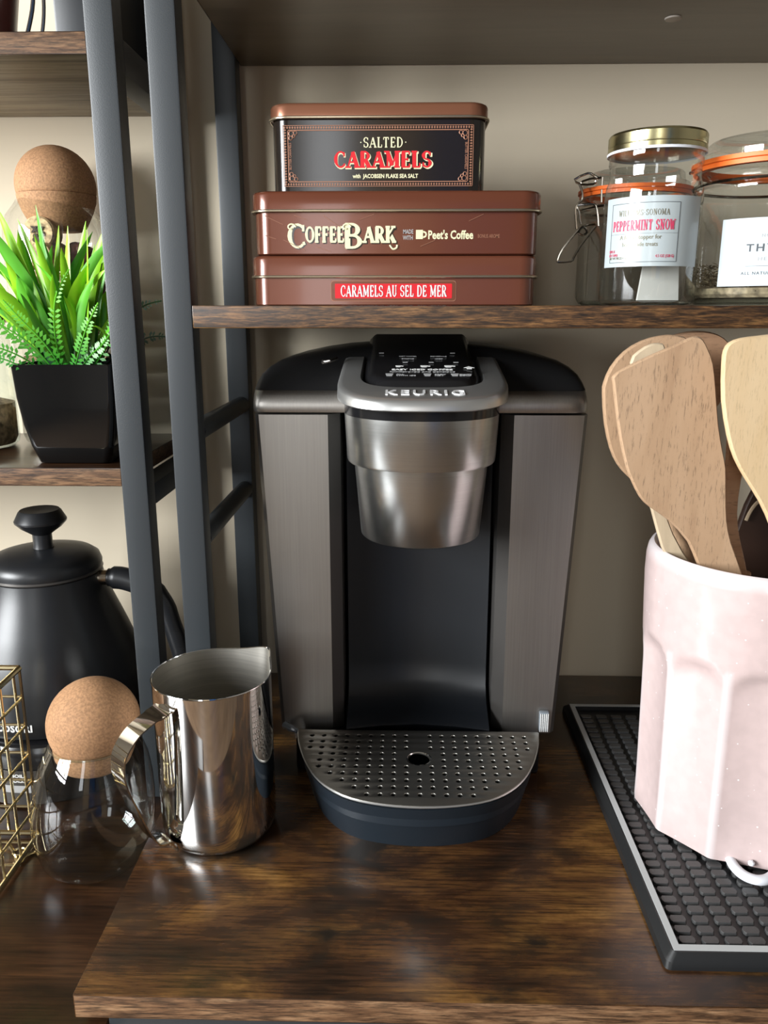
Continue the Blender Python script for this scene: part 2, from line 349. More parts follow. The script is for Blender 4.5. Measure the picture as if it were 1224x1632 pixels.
# ------------------------------------------------------------------ left rack
rackl = thing('metal_shelving_rack', 'black metal rack at the left, its boards under the plant pot and the kettle', 'shelf', (-.4, .6, -.045))
LX0, LX1 = -.2148, -.1950
ZL = -.030
post(rackl, LX0, LX1, .595, .6145, ZL, 1.1); post(rackl, LX0, LX1, .7565, .776, ZL, 1.1)
ob('side_rail', box(LX0+.0005, LX1, .6145, .7565, .531, .553), 'steelframe', rackl, bevel=.001)
ob('side_rail', box(LX0+.0005, LX1, .6145, .7565, .2215, .2385), 'steelframe', rackl, bevel=.001)
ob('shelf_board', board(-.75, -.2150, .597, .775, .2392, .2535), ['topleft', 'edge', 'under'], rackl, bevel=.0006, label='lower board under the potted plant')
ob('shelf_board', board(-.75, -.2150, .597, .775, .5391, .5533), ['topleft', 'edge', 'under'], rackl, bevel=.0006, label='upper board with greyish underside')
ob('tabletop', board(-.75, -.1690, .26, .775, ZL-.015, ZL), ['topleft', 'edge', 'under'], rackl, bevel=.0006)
# ------------------------------------------------------------------ coffee maker
XC = .0140
cm = thing('coffee_maker', 'gunmetal single serve pod coffee maker with perforated drip tray', 'coffee maker', (XC, .64, 0))
hw = lambda z: .1135+(.1265-.1135)*min(1, max(0, (z-.02)/.275))
# dark hull behind the panels
L = []
for z, q in ((.0, .012), (.02, .012), (.040, .026), (.0415, .024), (.045, .016), (.052, .006), (.062, .001), (.08, 0), (.295, 0), (.300, 0)):
    h = hw(z)-.002; f = lambda y: max(.588, y-q*1.6)
    L.append([(XC-h, .765, z), (XC-h, .66, z), (XC-.0615, .640, z), (XC-.058, f(.627), z), (XC-.03, f(.636), z), (XC, f(.639), z), (XC+.03, f(.636), z), (XC+.058, f(.627), z), (XC+.0615, .640, z), (XC+h, .66, z), (XC+h, .765, z)])
ob('rear_housing', loft(L), 'recess', cm, smooth=50)
for s in (-1, 1):
    L = []
    for z in (.030, .0315, .12, .21, .2945):
        h = hw(z); f = .6015-.0015*(z/.295)
        P = [(h, .74), (h, .640), (h, .622), (h-.0002, .612), (h-.0010, .6045), (h-.0042, f), (.0850, f-.0004), (.0700, f), (.0616, f+.011), (.0606, .66)]
        if z < .031: P = [(x-.001 if x > .1 else x, y+.001) for x, y in P]
        L.append([(XC+s*x, y, z) for x, y in P])
    g = loft(L); n = 10
    idx = []
    for f in g[1]:
        k = f[0] % n if len(f) == 4 else 0
        idx.append(1 if len(f) == 4 and k in (1, 2, 3, 4, 7, 8) else (2 if len(f) == 4 and k in (0, 9) else 0))
    ob('side_panel', (g[0], g[1], idx), ['panelmetal', 'chamfer', 'blackplastic'], cm, smooth=30)
# shoulders / top cover
def coverloop(z, h, f, b, e): return [(XC-.0008+h*math.copysign(abs(math.cos(t))**(2/e), math.cos(t)), (f+b)/2+(b-f)/2*math.copysign(abs(math.sin(t))**(2/e), math.sin(t)), z) for t in [2*PI*i/96 for i in range(96)]]
ob('shoulder_band', loft([coverloop(*q) for q in ((.2958, .1250, .6030, .765, 22), (.2962, .1264, .6000, .765, 22), (.2990, .1268, .5990, .765, 22), (.3040, .1268, .5998, .765, 22), (.3085, .1266, .6020, .765, 20), (.3120, .1262, .6050, .765, 20), (.3122, .1250, .6060, .765, 20))]), 'panelmetal', cm, smooth=40)
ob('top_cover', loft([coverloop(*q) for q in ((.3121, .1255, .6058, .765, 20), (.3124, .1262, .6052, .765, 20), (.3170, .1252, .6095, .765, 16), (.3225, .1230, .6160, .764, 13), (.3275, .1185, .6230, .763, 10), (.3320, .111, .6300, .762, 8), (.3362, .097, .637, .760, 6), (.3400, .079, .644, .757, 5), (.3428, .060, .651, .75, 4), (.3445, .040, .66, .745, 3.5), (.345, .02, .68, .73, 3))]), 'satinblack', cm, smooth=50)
def U(h, front, back, z, e=2.7, n=28, zf=None, depth=.062):
    """U plan: curve from the left back corner round the front to the right back corner"""
    out = [(XC-h, back)]
    for i in range(n+1):
        t = PI*i/n; out.append((XC-h*math.copysign(abs(math.cos(t))**(2/e), math.cos(t)), front+depth-depth*abs(math.sin(t))**(2/e)))
    out.append((XC+h, back))
    return [(x, y, z if zf is None else zf(x, y)) for x, y in out]
# brew head
ob('brew_head', loft([U(.0535, .524, .665, .2655, 2.3, depth=.060), U(.0540, .5235, .665, .267, 2.3, depth=.060), U(.0555, .521, .665, .300, 2.3, depth=.060)]), 'headmetal', cm, smooth=50)
ob('head_gap', loft([U(.0555, .522, .665, .3002, 2.4, depth=.06), U(.0558, .521, .665, .311, 2.4, depth=.06)]), 'blackplastic', cm, smooth=50)
ob('brew_cup', loft([U(.0435, .5335, .60, .2095, 2.1, depth=.05), U(.0443, .5325, .60, .2105, 2.1, depth=.05), U(.0490, .527, .61, .2660, 2.1, depth=.055)]), 'headmetal', cm, smooth=50)
ob('brew_spout', solid([(.012, .2010), (.014, .2035), (.014, .2096)], XC, .575, 24), 'blackplastic', cm)
# lid ring, tilted
SL = .165
zr = lambda dz: (lambda x, y: .3150+SL*(y-.513)+dz)
zlow = lambda dz: (lambda x, y: .3070+.11*(y-.513)+dz)
ro = [U(.0585, .5135, .652, 0, 2.9, zf=zlow(0), depth=.06), U(.0595, .5120, .652, 0, 2.9, zf=zlow(.001), depth=.06), U(.0592, .5122, .652, 0, 2.9, zf=zr(-.0022), depth=.06), U(.0580, .5140, .652, 0, 2.9, zf=zr(-.0006), depth=.06),
      U(.0555, .5175, .652, 0, 2.9, zf=zr(0), depth=.058), U(.0440, .5435, .652, 0, 3.6, zf=zr(.0002), depth=.045), U(.0425, .5450, .652, 0, 3.6, zf=zr(-.003), depth=.045), U(.0425, .5450, .652, 0, 3.6, zf=zlow(.0), depth=.045)]
ro.append(ro[0])
g = loft(ro, False, False, closed=False); nn = len(ro[0])
g[1].append(tuple(k*nn for k in range(8))); g[1].append(tuple(k*nn+nn-1 for k in range(7, -1, -1)))
ob('lid_ring', g, 'ring', cm, smooth=50)
zp = lambda dz: (lambda x, y: .3218+.205*(y-.55)+dz-((x-XC)/.045)**4*.0012)
pn = ob('control_panel', loft([U(.0418, .5455, .69, 0, 3.6, zf=zp(-.008), depth=.045), U(.0412, .5475, .69, 0, 3.6, zf=zp(-.003), depth=.045), U(.0372, .5530, .688, 0, 4.2, zf=zp(.001), depth=.03), U(.0355, .5545, .686, 0, 4.2, zf=zp(.0022), depth=.03), U(.034, .557, .684, 0, 4.2, zf=zp(.0026), depth=.028)]), 'blackplastic', cm, smooth=40)
def on_panel(g, x, y, dz=.0029): return [(XC+x+u, y+v, .3218+.205*(y+v-.55)+dz+w_) for u, v, w_ in g[0]], g[1]
for s, sz, wd, x, y, mt, b in (('EASY ICED COFFEE', .0046, .043, 0, .5755, 'white', .00006), ('full-flavored and delicious', .0036, .046, 0, .5700, 'greyprint', .00003),
        ('FILL\nWITH ICE', .0026, .0135, -.0115, .562, 'greyprint', .00006), ('BREW\nHOT', .0026, .0080, .0125, .562, 'greyprint', .00006), ('ENJOY\nCOLD', .0026, .0090, .0300, .562, 'greyprint', .00006),
        ('HOT WATER', .003, .013, -.010, .611, 'greyprint', .00005), ('STRONG', .003, .009, -.010, .604, 'greyprint', .00005), ('SCHEDULE', .003, .012, .013, .611, 'greyprint', .00005), ('ICED', .003, .006, .013, .604, 'greyprint', .00005)):
    ob('lettering', on_panel(text(s, sz, wd, b), x, y), mt, pn, smooth=0)
# slab-serif display capitals drawn as strokes: k thick, n thin, s serif bar, a arc (cx, cy, rx, ry, from, to), each in a box of height 1
LET = {
 'A': (.80, [('n', (.08, 0), (.40, 1)), ('k', (.40, 1), (.70, 0)), ('n', (.17, .33), (.60, .33)), ('s', .08, 0), ('s', .70, 0)]),
 'B': (.72, [('k', (.18, 0), (.18, 1)), ('a', .34, .76, .22, .24, 90, -90), ('a', .36, .26, .27, .26, 90, -90), ('n', (.10, 1), (.34, 1)), ('n', (.18, .52), (.34, .52)), ('n', (.10, 0), (.36, 0))]),
 'C': (.76, [('a', .42, .5, .33, .5, 48, 312), ('n', (.66, .98), (.66, .70)), ('n', (.66, .24), (.70, .10))]),
 'D': (.78, [('k', (.18, 0), (.18, 1)), ('a', .32, .5, .36, .5, 90, -90), ('n', (.08, 1), (.34, 1)), ('n', (.08, 0), (.34, 0))]),
 'E': (.66, [('k', (.18, 0), (.18, 1)), ('n', (.08, 1), (.58, 1)), ('n', (.08, 0), (.60, 0)), ('n', (.18, .5), (.46, .5)), ('n', (.58, 1), (.58, .80)), ('n', (.60, 0), (.60, .22)), ('n', (.46, .6), (.46, .4))]),
 'F': (.64, [('k', (.18, 0), (.18, 1)), ('n', (.08, 1), (.58, 1)), ('n', (.18, .5), (.46, .5)), ('n', (.58, 1), (.58, .78)), ('n', (.46, .6), (.46, .4)), ('s', .18, 0)]),
 'I': (.36, [('k', (.18, 0), (.18, 1)), ('s', .18, 0), ('s', .18, 1)]),
 'K': (.76, [('k', (.18, 0), (.18, 1)), ('n', (.20, .42), (.60, 1)), ('k', (.32, .58), (.66, 0)), ('s', .18, 0), ('s', .18, 1), ('s', .60, 1), ('s', .66, 0)]),
 'L': (.62, [('k', (.18, 0), (.18, 1)), ('n', (.08, 0), (.56, 0)), ('n', (.56, 0), (.56, .26)), ('s', .18, 1)]),
 'M': (.98, [('n', (.16, 0), (.16, 1)), ('k', (.16, 1), (.48, .1)), ('n', (.48, .1), (.80, 1)), ('k', (.80, 0), (.80, 1)), ('s', .16, 0), ('s', .80, 0), ('s', .12, 1), ('s', .84, 1)]),
 'N': (.84, [('n', (.16, 0), (.16, 1)), ('k', (.16, 1), (.66, 0)), ('n', (.66, 0), (.66, 1)), ('s', .16, 0), ('s', .12, 1), ('s', .66, 1)]),
 'O': (.80, [('a', .40, .5, .32, .5, 0, 360)]),
 'P': (.70, [('k', (.18, 0), (.18, 1)), ('a', .34, .72, .25, .28, 90, -90), ('n', (.08, 1), (.36, 1)), ('n', (.18, .44), (.36, .44)), ('s', .18, 0)]),
 'R': (.76, [('k', (.18, 0), (.18, 1)), ('a', .34, .74, .24, .26, 90, -90), ('n', (.08, 1), (.36, 1)), ('n', (.18, .48), (.36, .48)), ('k', (.38, .48), (.64, 0)), ('s', .18, 0), ('s', .66, 0)]),
 'S': (.64, [('a', .32, .75, .22, .25, 30, 260), ('a', .32, .25, .23, .25, 95, -150), ('n', (.54, .98), (.54, .72)), ('n', (.10, .02), (.10, .30))]),
 'T': (.72, [('k', (.35, 0), (.35, 1)), ('n', (.06, 1), (.64, 1)), ('n', (.06, 1), (.06, .76)), ('n', (.64, 1), (.64, .76)), ('s', .35, 0)]),
 'U': (.78, [('k', (.18, .3), (.18, 1)), ('a', .39, .3, .21, .3, 180, 360), ('n', (.60, .3), (.60, 1)), ('s', .18, 1), ('s', .60, 1)]),
 'W': (1.0, [('k', (.10, 1), (.30, 0)), ('n', (.30, 0), (.50, .9)), ('k', (.50, .9), (.70, 0)), ('n', (.70, 0), (.90, 1)), ('s', .10, 1), ('s', .90, 1)]),
 '-': (.40, [('n', (.08, .45), (.30, .45))]), ' ': (.36, [])}
def display(word, height, width, thick=.17, thin=.07, serif=.20, gap=.02, ext=.00008):
    V = []; F = []; x0 = 0
    def quad(p, q, wd):
        dx, dy = q[0]-p[0], q[1]-p[1]; L_ = math.hypot(dx, dy) or 1; nx, ny = -dy/L_*wd/2, dx/L_*wd/2; k = len(V)
        for w_ in (0, 1): wq = w_*(1+.035*(k % 37)); V.extend([(p[0]+nx, p[1]+ny, wq), (q[0]+nx, q[1]+ny, wq), (q[0]-nx, q[1]-ny, wq), (p[0]-nx, p[1]-ny, wq)])
        F.extend([(k, k+3, k+2, k+1), (k+4, k+5, k+6, k+7), (k, k+1, k+5, k+4), (k+1, k+2, k+6, k+5), (k+2, k+3, k+7, k+6), (k+3, k, k+4, k+7)])
    for ch in word:
        wd, st = LET[ch]; m_ = thin/2
        fy = lambda y: m_+y*(1-2*m_)
        for t_ in st:
            if t_[0] in 'kn': quad((x0+t_[1][0], fy(t_[1][1])), (x0+t_[2][0], fy(t_[2][1])), thick if t_[0] == 'k' else thin)
            elif t_[0] == 's': quad((x0+t_[1]-serif, fy(t_[2])), (x0+t_[1]+serif, fy(t_[2])), thin)
            else:
                cx_, cy_, rx, ry, a0, a1 = t_[1:]; nseg = max(6, int(abs(a1-a0)/18)); k = len(V); full = abs(a1-a0) == 360
                for w_ in (0, 1):
                    for i_ in range(nseg+1):
                        a = math.radians(a0+(a1-a0)*i_/nseg); c_, s_ = math.cos(a), math.sin(a); h_ = (thin+(thick-thin)*c_*c_)/2
                        for sg in (1, -1): V.append((x0+cx_+(rx+sg*h_*.9)*c_, fy(cy_)+(ry*(1-2*m_)+sg*thin/2)*s_, w_*(1+.035*(k % 37))))
                b_ = 2*(nseg+1)
                for i_ in range(nseg):
                    q_ = k+2*i_; F.extend([(q_, q_+1, q_+3, q_+2), (q_+b_, q_+2+b_, q_+3+b_, q_+1+b_), (q_, q_+2, q_+2+b_, q_+b_), (q_+1, q_+1+b_, q_+3+b_, q_+3)])
        x0 += wd+gap
    xa = min(v[0] for v in V); xb = max(v[0] for v in V); k = width/(xb-xa)
    return [((v[0]-(xa+xb)/2)*k, (v[1]-.5)*height, v[2]*ext) for v in V], F
def flat(poly): return [(x, y, 0) for x, y in poly]+[(x, y, .0002) for x, y in poly], [tuple(range(len(poly))), tuple(range(len(poly), 2*len(poly)))]+[(i, (i+1) % len(poly), (i+1) % len(poly)+len(poly), i+len(poly)) for i in range(len(poly))]
cup = [(-.0022, .0022), (.0022, .0022), (.0015, -.0022), (-.0015, -.0022)]
for x in (-.0230, .0035, .0225): ob('icon', on_panel(flat([(a*1.25, b*1.3) for a, b in cup]), x, .562), 'greyprint', pn, smooth=0)
mug = [(-.003, .0016), (.0025, .0016), (.0025, .001), (.0040, .001), (.0040, -.0006), (.0020, -.0008), (.0012, -.0020), (-.002, -.0020), (-.003, -.0002)]
for x, k in ((-.0165, .8), (.0020, 1), (.0195, 1.1)): ob('icon', on_panel(flat([(a*k, b*k*1.2) for a, b in mug]), x, .5835), 'white', pn, smooth=0)
ob('icon', on_panel(flat([(-.0018, -.003), (.0018, -.003), (.0018, 0), (.0038, 0), (0, .0038), (-.0038, 0), (-.0018, 0)]), .0335, .5795), 'white', pn, smooth=0)
for x, y in ((-.012, .594), (.007, .594), (.025, .594), (-.03, .62), (.024, .62)): ob('icon', on_panel(flat([(-.0018, -.0008), (.0018, -.0008), (.0018, .0008), (-.0018, .0008)]), x, y), 'greyprint', pn, smooth=0)
g = text('KEURIG', .0105, .0520, .0001, 1.25, ext=.0003)
ob('lettering', ([(XC+.001+u, .5300+v*1.5, .3150+SL*(.5300+v*1.5-.513)+.0004+w_) for u, v, w_ in g[0]], g[1]), 'embossed', cm, smooth=0)
# small catch on the left of the lid, clear tank foot at the right
ob('lid_catch', tube([(XC-.074, .615, .3325), (XC-.069, .612, .3335), (XC-.064, .620, .335)], [.0022, .0016, .0014], 8, 2), 'shoulder', cm)
tf = ob('tank_foot', box(.1138, .1215, .5965, .6010, .0345, .0520), 'clear', cm, bevel=.001)
for k in range(5): ob('rib', box(.1143+k*.0015, .1149+k*.0015, .5958, .5964, .0350, .0510), 'white', tf, smooth=0)
ob('tray_latch', tube([(XC-.1095, .600, .036), (XC-.103, .592, .0375), (XC-.0975, .586, .0385)], [.0035, .003, .002], 8, 2), 'clear', cm)
# drip tray: base, rim line, perforated plate
def tray(sc, z, fy=0, back=.586, shrink=0):
    P = [(-.0980, .586), (-.0955, .570), (-.0910, .5530), (-.0850, .5360), (-.0765, .5190), (-.0650, .5045), (-.0490, .4930), (-.0260, .4862), (0, .4838)]
    P = P+[(-x, y) for x, y in reversed(P[:-1])]
    P = smoothpath([(x, y, 0) for x, y in P], 3)
    return [(XC+p.x*sc, back+(p.y-.586)*(1+fy) if p.y < .5855 else back, z) for p in P]
cb = [XC, .56]
tb = ob('drip_tray', loft([tray(.90, 0, -.115), tray(.905, .002, -.109), tray(.929, .012, -.077), tray(.952, .022, -.045), tray(.984, .0355, -.002), tray(.992, .0375, .005), tray(.965, .0376, -.02), tray(.955, .022, -.03)]), 'basepl', cm, smooth=50)
ob('tray_plinth', box(XC-.100, XC+.100, .590, .66, 0, .0300), 'blackplastic', cm, bevel=.003)
cu = bpy.data.curves.new('plate', 'CURVE'); cu.dimensions = '2D'; cu.fill_mode = 'BOTH'; cu.extrude = .0008; cu.bevel_depth = .00025; cu.bevel_resolution = 1
def spl(pts):
    s = cu.splines.new('POLY'); s.points.add(len(pts)-1); s.use_cyclic_u = True
    for q, p in zip(s.points, pts): q.co = (p[0], p[1], 0, 1)
out = [(x, y) for x, y, z in tray(.985, 0, -.005)]
spl(out)
def inside(x, y, mar):
    ok = False; n = len(out)
    for i in range(n):
        (x1, y1), (x2, y2) = out[i], out[(i+1) % n]
        if (y1 > y) != (y2 > y) and x < (x2-x1)*(y-y1)/(y2-y1)+x1: ok = not ok
        dx, dy = x2-x1, y2-y1; L2 = dx*dx+dy*dy
        t = max(0, min(1, ((x-x1)*dx+(y-y1)*dy)/L2)) if L2 > 0 else 0
        if math.hypot(x-x1-t*dx, y-y1-t*dy) < mar: return False
    return ok
for c in range(-9, 10):
    for r in range(10):
        x = XC+c*.0094; y = .5775-r*.0089
        if not inside(x, y, .0062) or math.hypot(x-XC-.0002, (y-.5450)*1.05) < .0150 or (c == 0 and y > .545): continue
        spl([(x+.0022*math.cos(2*PI*k/12), y-.0024*math.sin(2*PI*k/12)) for k in range(12)])
spl([(XC+.0002+.0085*math.cos(2*PI*k/32), .5445-.0095*math.sin(2*PI*k/32)) for k in range(32)])
o = bpy.data.objects.new('plate', cu); C.objects.link(o); dg = bpy.context.evaluated_depsgraph_get()
me = bpy.data.meshes.new_from_object(o.evaluated_get(dg)); g = ([(v.co.x, v.co.y, v.co.z+.0392) for v in me.vertices], [tuple(p.vertices) for p in me.polygons])
bpy.data.objects.remove(o)
pl = ob('tray_plate', g, 'traysteel', tb, smooth=30)
ob('plate_rim', tube([(x, y, .0393) for x, y, z in tray(.990, 0, 0)], .0007, 6), 'ring', tb)
for k in (-2, -1, 0, 1, 2): ob('emboss_line', box(XC+k*.0017-.0002, XC+k*.0017+.0002, .557, .580, .0399, .0402), 'chamfer', tb, smooth=0)
tb2 = ob('hole_ring', lathe([(.0085, .0398), (.0090, .0405), (.0098, .0402)], XC+.0002, .5445, 32), 'chrome', tb)
# ------------------------------------------------------------------ tins
def tin(x0, x1, yf, depth, z0, z1, zs, mb, ml, ov=.0016, r=.012, label='', bot=.0016, group=None):
    t = thing('tin', label, 'tin', ((x0+x1)/2, yf+depth/2, z0))
    y1 = yf+depth
    R = lambda d, z: rrect(x0-d, x1+d, yf-d, y1+d, r+d, z)
    ob('tin_body', loft([R(-.0015, z0), R(0, z0+.0008), R(0, zs)]), mb, t, smooth=40)
    ob('tin_lid', loft([R(ov, zs), R(ov, z1-.0025), R(ov-.0008, z1-.0008), R(ov-.0025, z1), R(ov-.005, z1-.0002)]), ml, t, smooth=40)
    P = R(ov+.0004, zs); ob('rolled_seam', tube([Vector(p) for p in P], .0010, 8, closed=True), 'tinseam', t)
    return t
t1 = tin(-.1060, .0935, .584, .150, .3738, .4078, .3935, 'tinbrown2', 'tinbrown2', ov=.0010, label='flat brown tin at the bottom of the stack, with a red label')
t2 = tin(-.1035, .0935, .582, .150, .4080, .4497, .4368, 'tinbrown', 'tinbrown', ov=.0018, label='middle brown tin of the stack with cream coffee lettering')
t3 = tin(-.0905, .0562, .590, .110, .4499, .5066, .4972, 'tinblack', 'tincopper', ov=.0016, label='black tin with a copper lid on top of the stack')
# bottom tin label
yf = .5838
def plaque(x0, x1, z0, z1, y, mat, nm, t, r=.002, th=.0002): return ob(nm, ([(x, y-k*th, z) for k in (0, 1) for x, z, _ in rrect(x0, x1, z0, z1, r, 0, 4)], loft([[0]*20, [0]*20])[1] if False else prism_faces(20)), mat, t, smooth=0)
def prism_faces(n): return [tuple(reversed(range(n))), tuple(range(n, 2*n))]+[(i, (i+1) % n, (i+1) % n+n, i+n) for i in range(n)]
plaque(-.0508, .0374, .3768, .3908, yf+.0002, 'copperprint', 'label_border', t1)
plaque(-.0504, .0370, .3772, .3904, yf+.0001, 'tinbrown2', 'label_field', t1)
plaque(-.0478, .0345, .3788, .3888, yf, 'tinred', 'label_panel', t1, r=.0006)
ob('lettering', on_front(display('CARAMELS AU SEL DE MER', .0078, .0745, .19, .09, .12, .06), -.0065, yf-.0003, .3838), 'white', t1, smooth=0)
# middle tin
yf = .5819
def fancy(s, size, wd, x, z, y, mat, t, bold=.0004, shadow=None, cap=1.35):
    """display lettering: first letters larger"""
    if shadow: ob('lettering', on_front(text(s, size, wd, bold*1.5), x+.0007, y+.00006, z-.0008), shadow, t, smooth=0)
    return ob('lettering', on_front(text(s, size, wd, bold), x, y, z), mat, t, smooth=0)
def bigcap(words, x, z, y, size, mat, t, bold, scale=1.45, shadow=None):
    for s, xc, wd, big in words:
        k = scale if big else 1
        if shadow: ob('lettering', on_front(text(s, size*k, wd, bold*1.4), xc+.0006, y+.00006, z-.0006-(0 if big else -.0008)), shadow, t, smooth=0)
        ob('lettering', on_front(text(s, size*k, wd, bold), xc, y, z+(0 if not big else -.0008)), mat, t, smooth=0)
for sh, mt_, dx, dy in ((1, 'tinblack', .0007, .00008), (0, 'tincream', 0, 0)):
    e_ = .05*sh
    for wd_, xc, ww, hh, zc in (('C', -.0738, .0125, .0165, .4205), ('OFFEE', -.0543, .0270, .0108, .4214), ('B', -.0343, .0120, .0170, .4205), ('ARK', -.0165, .0235, .0112, .4214)):
        ob('lettering', on_front(display(wd_, hh, ww, (.28 if len(wd_) > 1 else .20)+e_, (.13 if len(wd_) > 1 else .10)+e_, .17, .06), xc+dx, yf+dy-.00001, zc-dx), mt_, t2, smooth=0)
for k in range(2):   # curled serifs on the big capitals
    cx = (-.0772, -.0392)[k]; ob('flourish', tube([(cx+.0032*math.cos(a)*(1-a/9), yf-.0002, .4262+.0024*math.sin(a)*(1-a/9)) for a in [i*.5 for i in range(11)]], .0006, 6), 'tincream', t2)
ob('flourish', tube([(-.0092, yf-.0002, .4145), (-.0070, yf-.0002, .4118), (-.0045, yf-.0002, .4125), (-.0040, yf-.0002, .4145)], .0007, 6, 3), 'tincream', t2)
ob('lettering', on_front(text('MADE\nWITH', .0040, .0072, .00005), .0034, yf, .4212), 'greyprint', t2, smooth=0)
cg = join(on_front(flat([(-.0024, -.0030), (.0024, -.0030), (.0024, .0030), (-.0024, .0030)]), .0112, yf, .4213), on_front(text('D', .0058, .0036, .0003), .0146, yf, .4213))
ob('cup_logo', cg, 'tincream', t2, smooth=0)
ob('lettering', on_front(text("Peet's Coffee", .0078, .0310, .00022), .0328, yf, .4212), 'tincream', t2, smooth=0)
ob('lettering', on_front(text('BONUS AROME', .0034, .0150, .00003), .0590, yf, .4202), 'faintprint', t2, smooth=0)
for x0, z0, x1, z1 in ((-.096, .434, -.083, .428), (-.083, .418, -.068, .411), (-.075, .434, -.066, .431), (-.055, .434, -.043, .426), (-.096, .421, -.088, .4185), (.012, .4135, .022, .4175), (.045, .430, .055, .4345), (-.03, .431, -.02, .4345), (-.060, .4135, -.05, .4100)):
    ob('print_streak', tube([(x0, yf-.0001, z0), (x1, yf-.0001, z1)], .00022, 4), 'faintprint', t2, smooth=0)
# top tin
yf = .5898
def frame_line(x0, x1, z0, z1, wd, mat, t, nm='border_line'):
    ob(nm, join(box(x0, x1, yf-.0002, yf, z0, z0+wd), box(x0, x1, yf-.0002, yf, z1-wd, z1), box(x0, x0+wd, yf-.0002, yf, z0, z1), box(x1-wd, x1, yf-.0002, yf, z0, z1)), mat, t, smooth=0)
fx0, fx1, fz0, fz1 = -.0825, .0475, .4535, .4925
frame_line(fx0, fx1, fz0, fz1, .0004, 'copperprint', t3)
frame_line(fx0+.0032, fx1-.0032, fz0+.0028, fz1-.0028, .0006, 'copperprint', t3)
g = []
n = 72
for i in range(n):
    x = fx0+.0014+(fx1-fx0-.0028)*i/(n-1)
    for z in (fz0+.0015, fz1-.0015): g.append(on_front(flat([(-.0007, 0), (0, .0009), (.0007, 0), (0, -.0009)]), x, yf, z))
for i in range(20):
    z = fz0+.003+(fz1-fz0-.006)*i/19
    for x in (fx0+.0016, fx1-.0016): g.append(on_front(flat([(-.0009, 0), (0, .0007), (.0009, 0), (0, -.0007)]), x, yf, z))
ob('border_pattern', join(*g), 'copperprint', t3, smooth=0)
for sx in (0, 1):
    for sz in (0, 1):
        cx = (fx0+.0058, fx1-.0058)[sx]; cz = (fz0+.0052, fz1-.0052)[sz]; a = (1, -1)[sx]; b = (1, -1)[sz]
        gs = []
        for k, (u, v, r) in enumerate(((0, 0, .0016), (.0028, -.0004, .0012), (-.0004, .0028, .0012), (.0016, .0016, .0009))):
            gs.append(tube([(cx+a*u+r*math.cos(q*PI/6), yf-.0001, cz+b*v+r*math.sin(q*PI/6)) for q in range(12)], .0003, 4, closed=True))
        ob('corner_ornament', join(*gs), 'copperprint', t3, smooth=0)
ob('lettering', on_front(display('SALTED', .0066, .0268, .17, .08, .15, .10), -.0140, yf, .4816), 'tincream', t3, smooth=0)
for x in (-.0292, .0014): ob('print_dot', on_front(flat([(.0004*math.cos(q), .0004*math.sin(q)) for q in [PI*k/4 for k in range(8)]]), x, yf, .4816), 'tincream', t3, smooth=0)
ob('lettering', on_front(display('CARAMELS', .0112, .0680, .30, .14, .21, .07), -.0136, yf+.00005, .4702), 'tincream', t3, smooth=0)
ob('lettering', on_front(display('CARAMELS', .0108, .0670, .26, .10, .19, .08), -.0142, yf-.00012, .4708), 'tinred', t3, smooth=0)
ob('lettering', on_front(text('with  JACOBSEN FLAKE SEA SALT', .0036, .0450, .0001), -.0125, yf, .4598), 'tincream', t3, smooth=0)
for x, r in ((fx0+.0048, 1), (fx1-.0048, -1)):
    g = text('BUTTER CARAMELS', .0023, .017, .00003); ob('lettering', ([(x-r*v, yf-w_, .4730+r*u) for u, v, w_ in g[0]], g[1]), 'copperprint', t3, smooth=0)
# ------------------------------------------------------------------ jars on the middle shelf
ZS = .3738
jx, jy, jr = .1765, .606, .0335
j = thing('glass_jar', 'narrow glass jar with gold screw lid and peppermint label on the middle shelf', 'jar', (jx, jy, ZS))
ob('jar_glass', lathe([(0, ZS+.0006), (.026, ZS+.0004), (.0315, ZS+.0012), (.0335, ZS+.005), (.0335, .4480), (.0328, .4540), (.0312, .4580), (.0306, .4600), (.0311, .4612), (.0306, .4630), (.0311, .4648), (.0306, .4668), (.0318, .4690), (.0318, .4760)], jx, jy, 64), 'glassjar', j)
ob('jar_foot', lathe([(0, ZS+.003), (.028, ZS+.003), (.030, ZS+.0018), (.028, ZS+.0008), (0, ZS+.0008)], jx, jy, 48), 'glassgreen', j)
V = []; nk = 96; L = []
for r, z, kn in ((.0316, .4760, 0), (.0332, .4765, 0), (.0332, .4795, 0), (.0328, .4800, 0), (.0328, .4808, 1), (.0328, .4865, 1), (.0322, .4880, 0), (.0300, .4884, 0), (.0293, .4876, 0)):
    L.append([(jx+(r+(.00035 if kn and i % 2 else 0))*math.cos(2*PI*i/nk), jy+(r+(.00035 if kn and i % 2 else 0))*math.sin(2*PI*i/nk), z) for i in range(nk)])
ob('screw_lid', loft(L, True, True), 'goldlid', j, smooth=25)
ob('lid_liner', lathe([(.0334, .4748), (.0336, .4762), (.0330, .4768)], jx, jy, 48), 'whiteenamel', j)
lb = ob('label', cylpatch(jx, jy, jr+.0002, -1.36, .86, .3998, .4452), 'label', j)
R2 = jr+.0005
def jt(s, size, wd, phi, z, mat, b=0, shear=0): ob('lettering', on_cyl(text(s, size, wd, b, shear=shear), jx, jy, R2, phi, z), mat, lb, smooth=0)
pc = -.46
def jd(s, h, wd, z, mat, *a): ob('lettering', on_cyl(display(s, h, wd, *a), jx, jy, R2, pc, z), mat, lb, smooth=0)
jd('WILLIAMS-SONOMA', .0038, .0350, .4347, 'goldprint', .13, .05, .15, .12)
jd('PEPPERMINT SNOW', .0068, .0440, .4266, 'pinkprint', .26, .09, .17, .12)
jt('A festive topper for', .0040, .0285, pc-.03, .4185, 'goldprint')
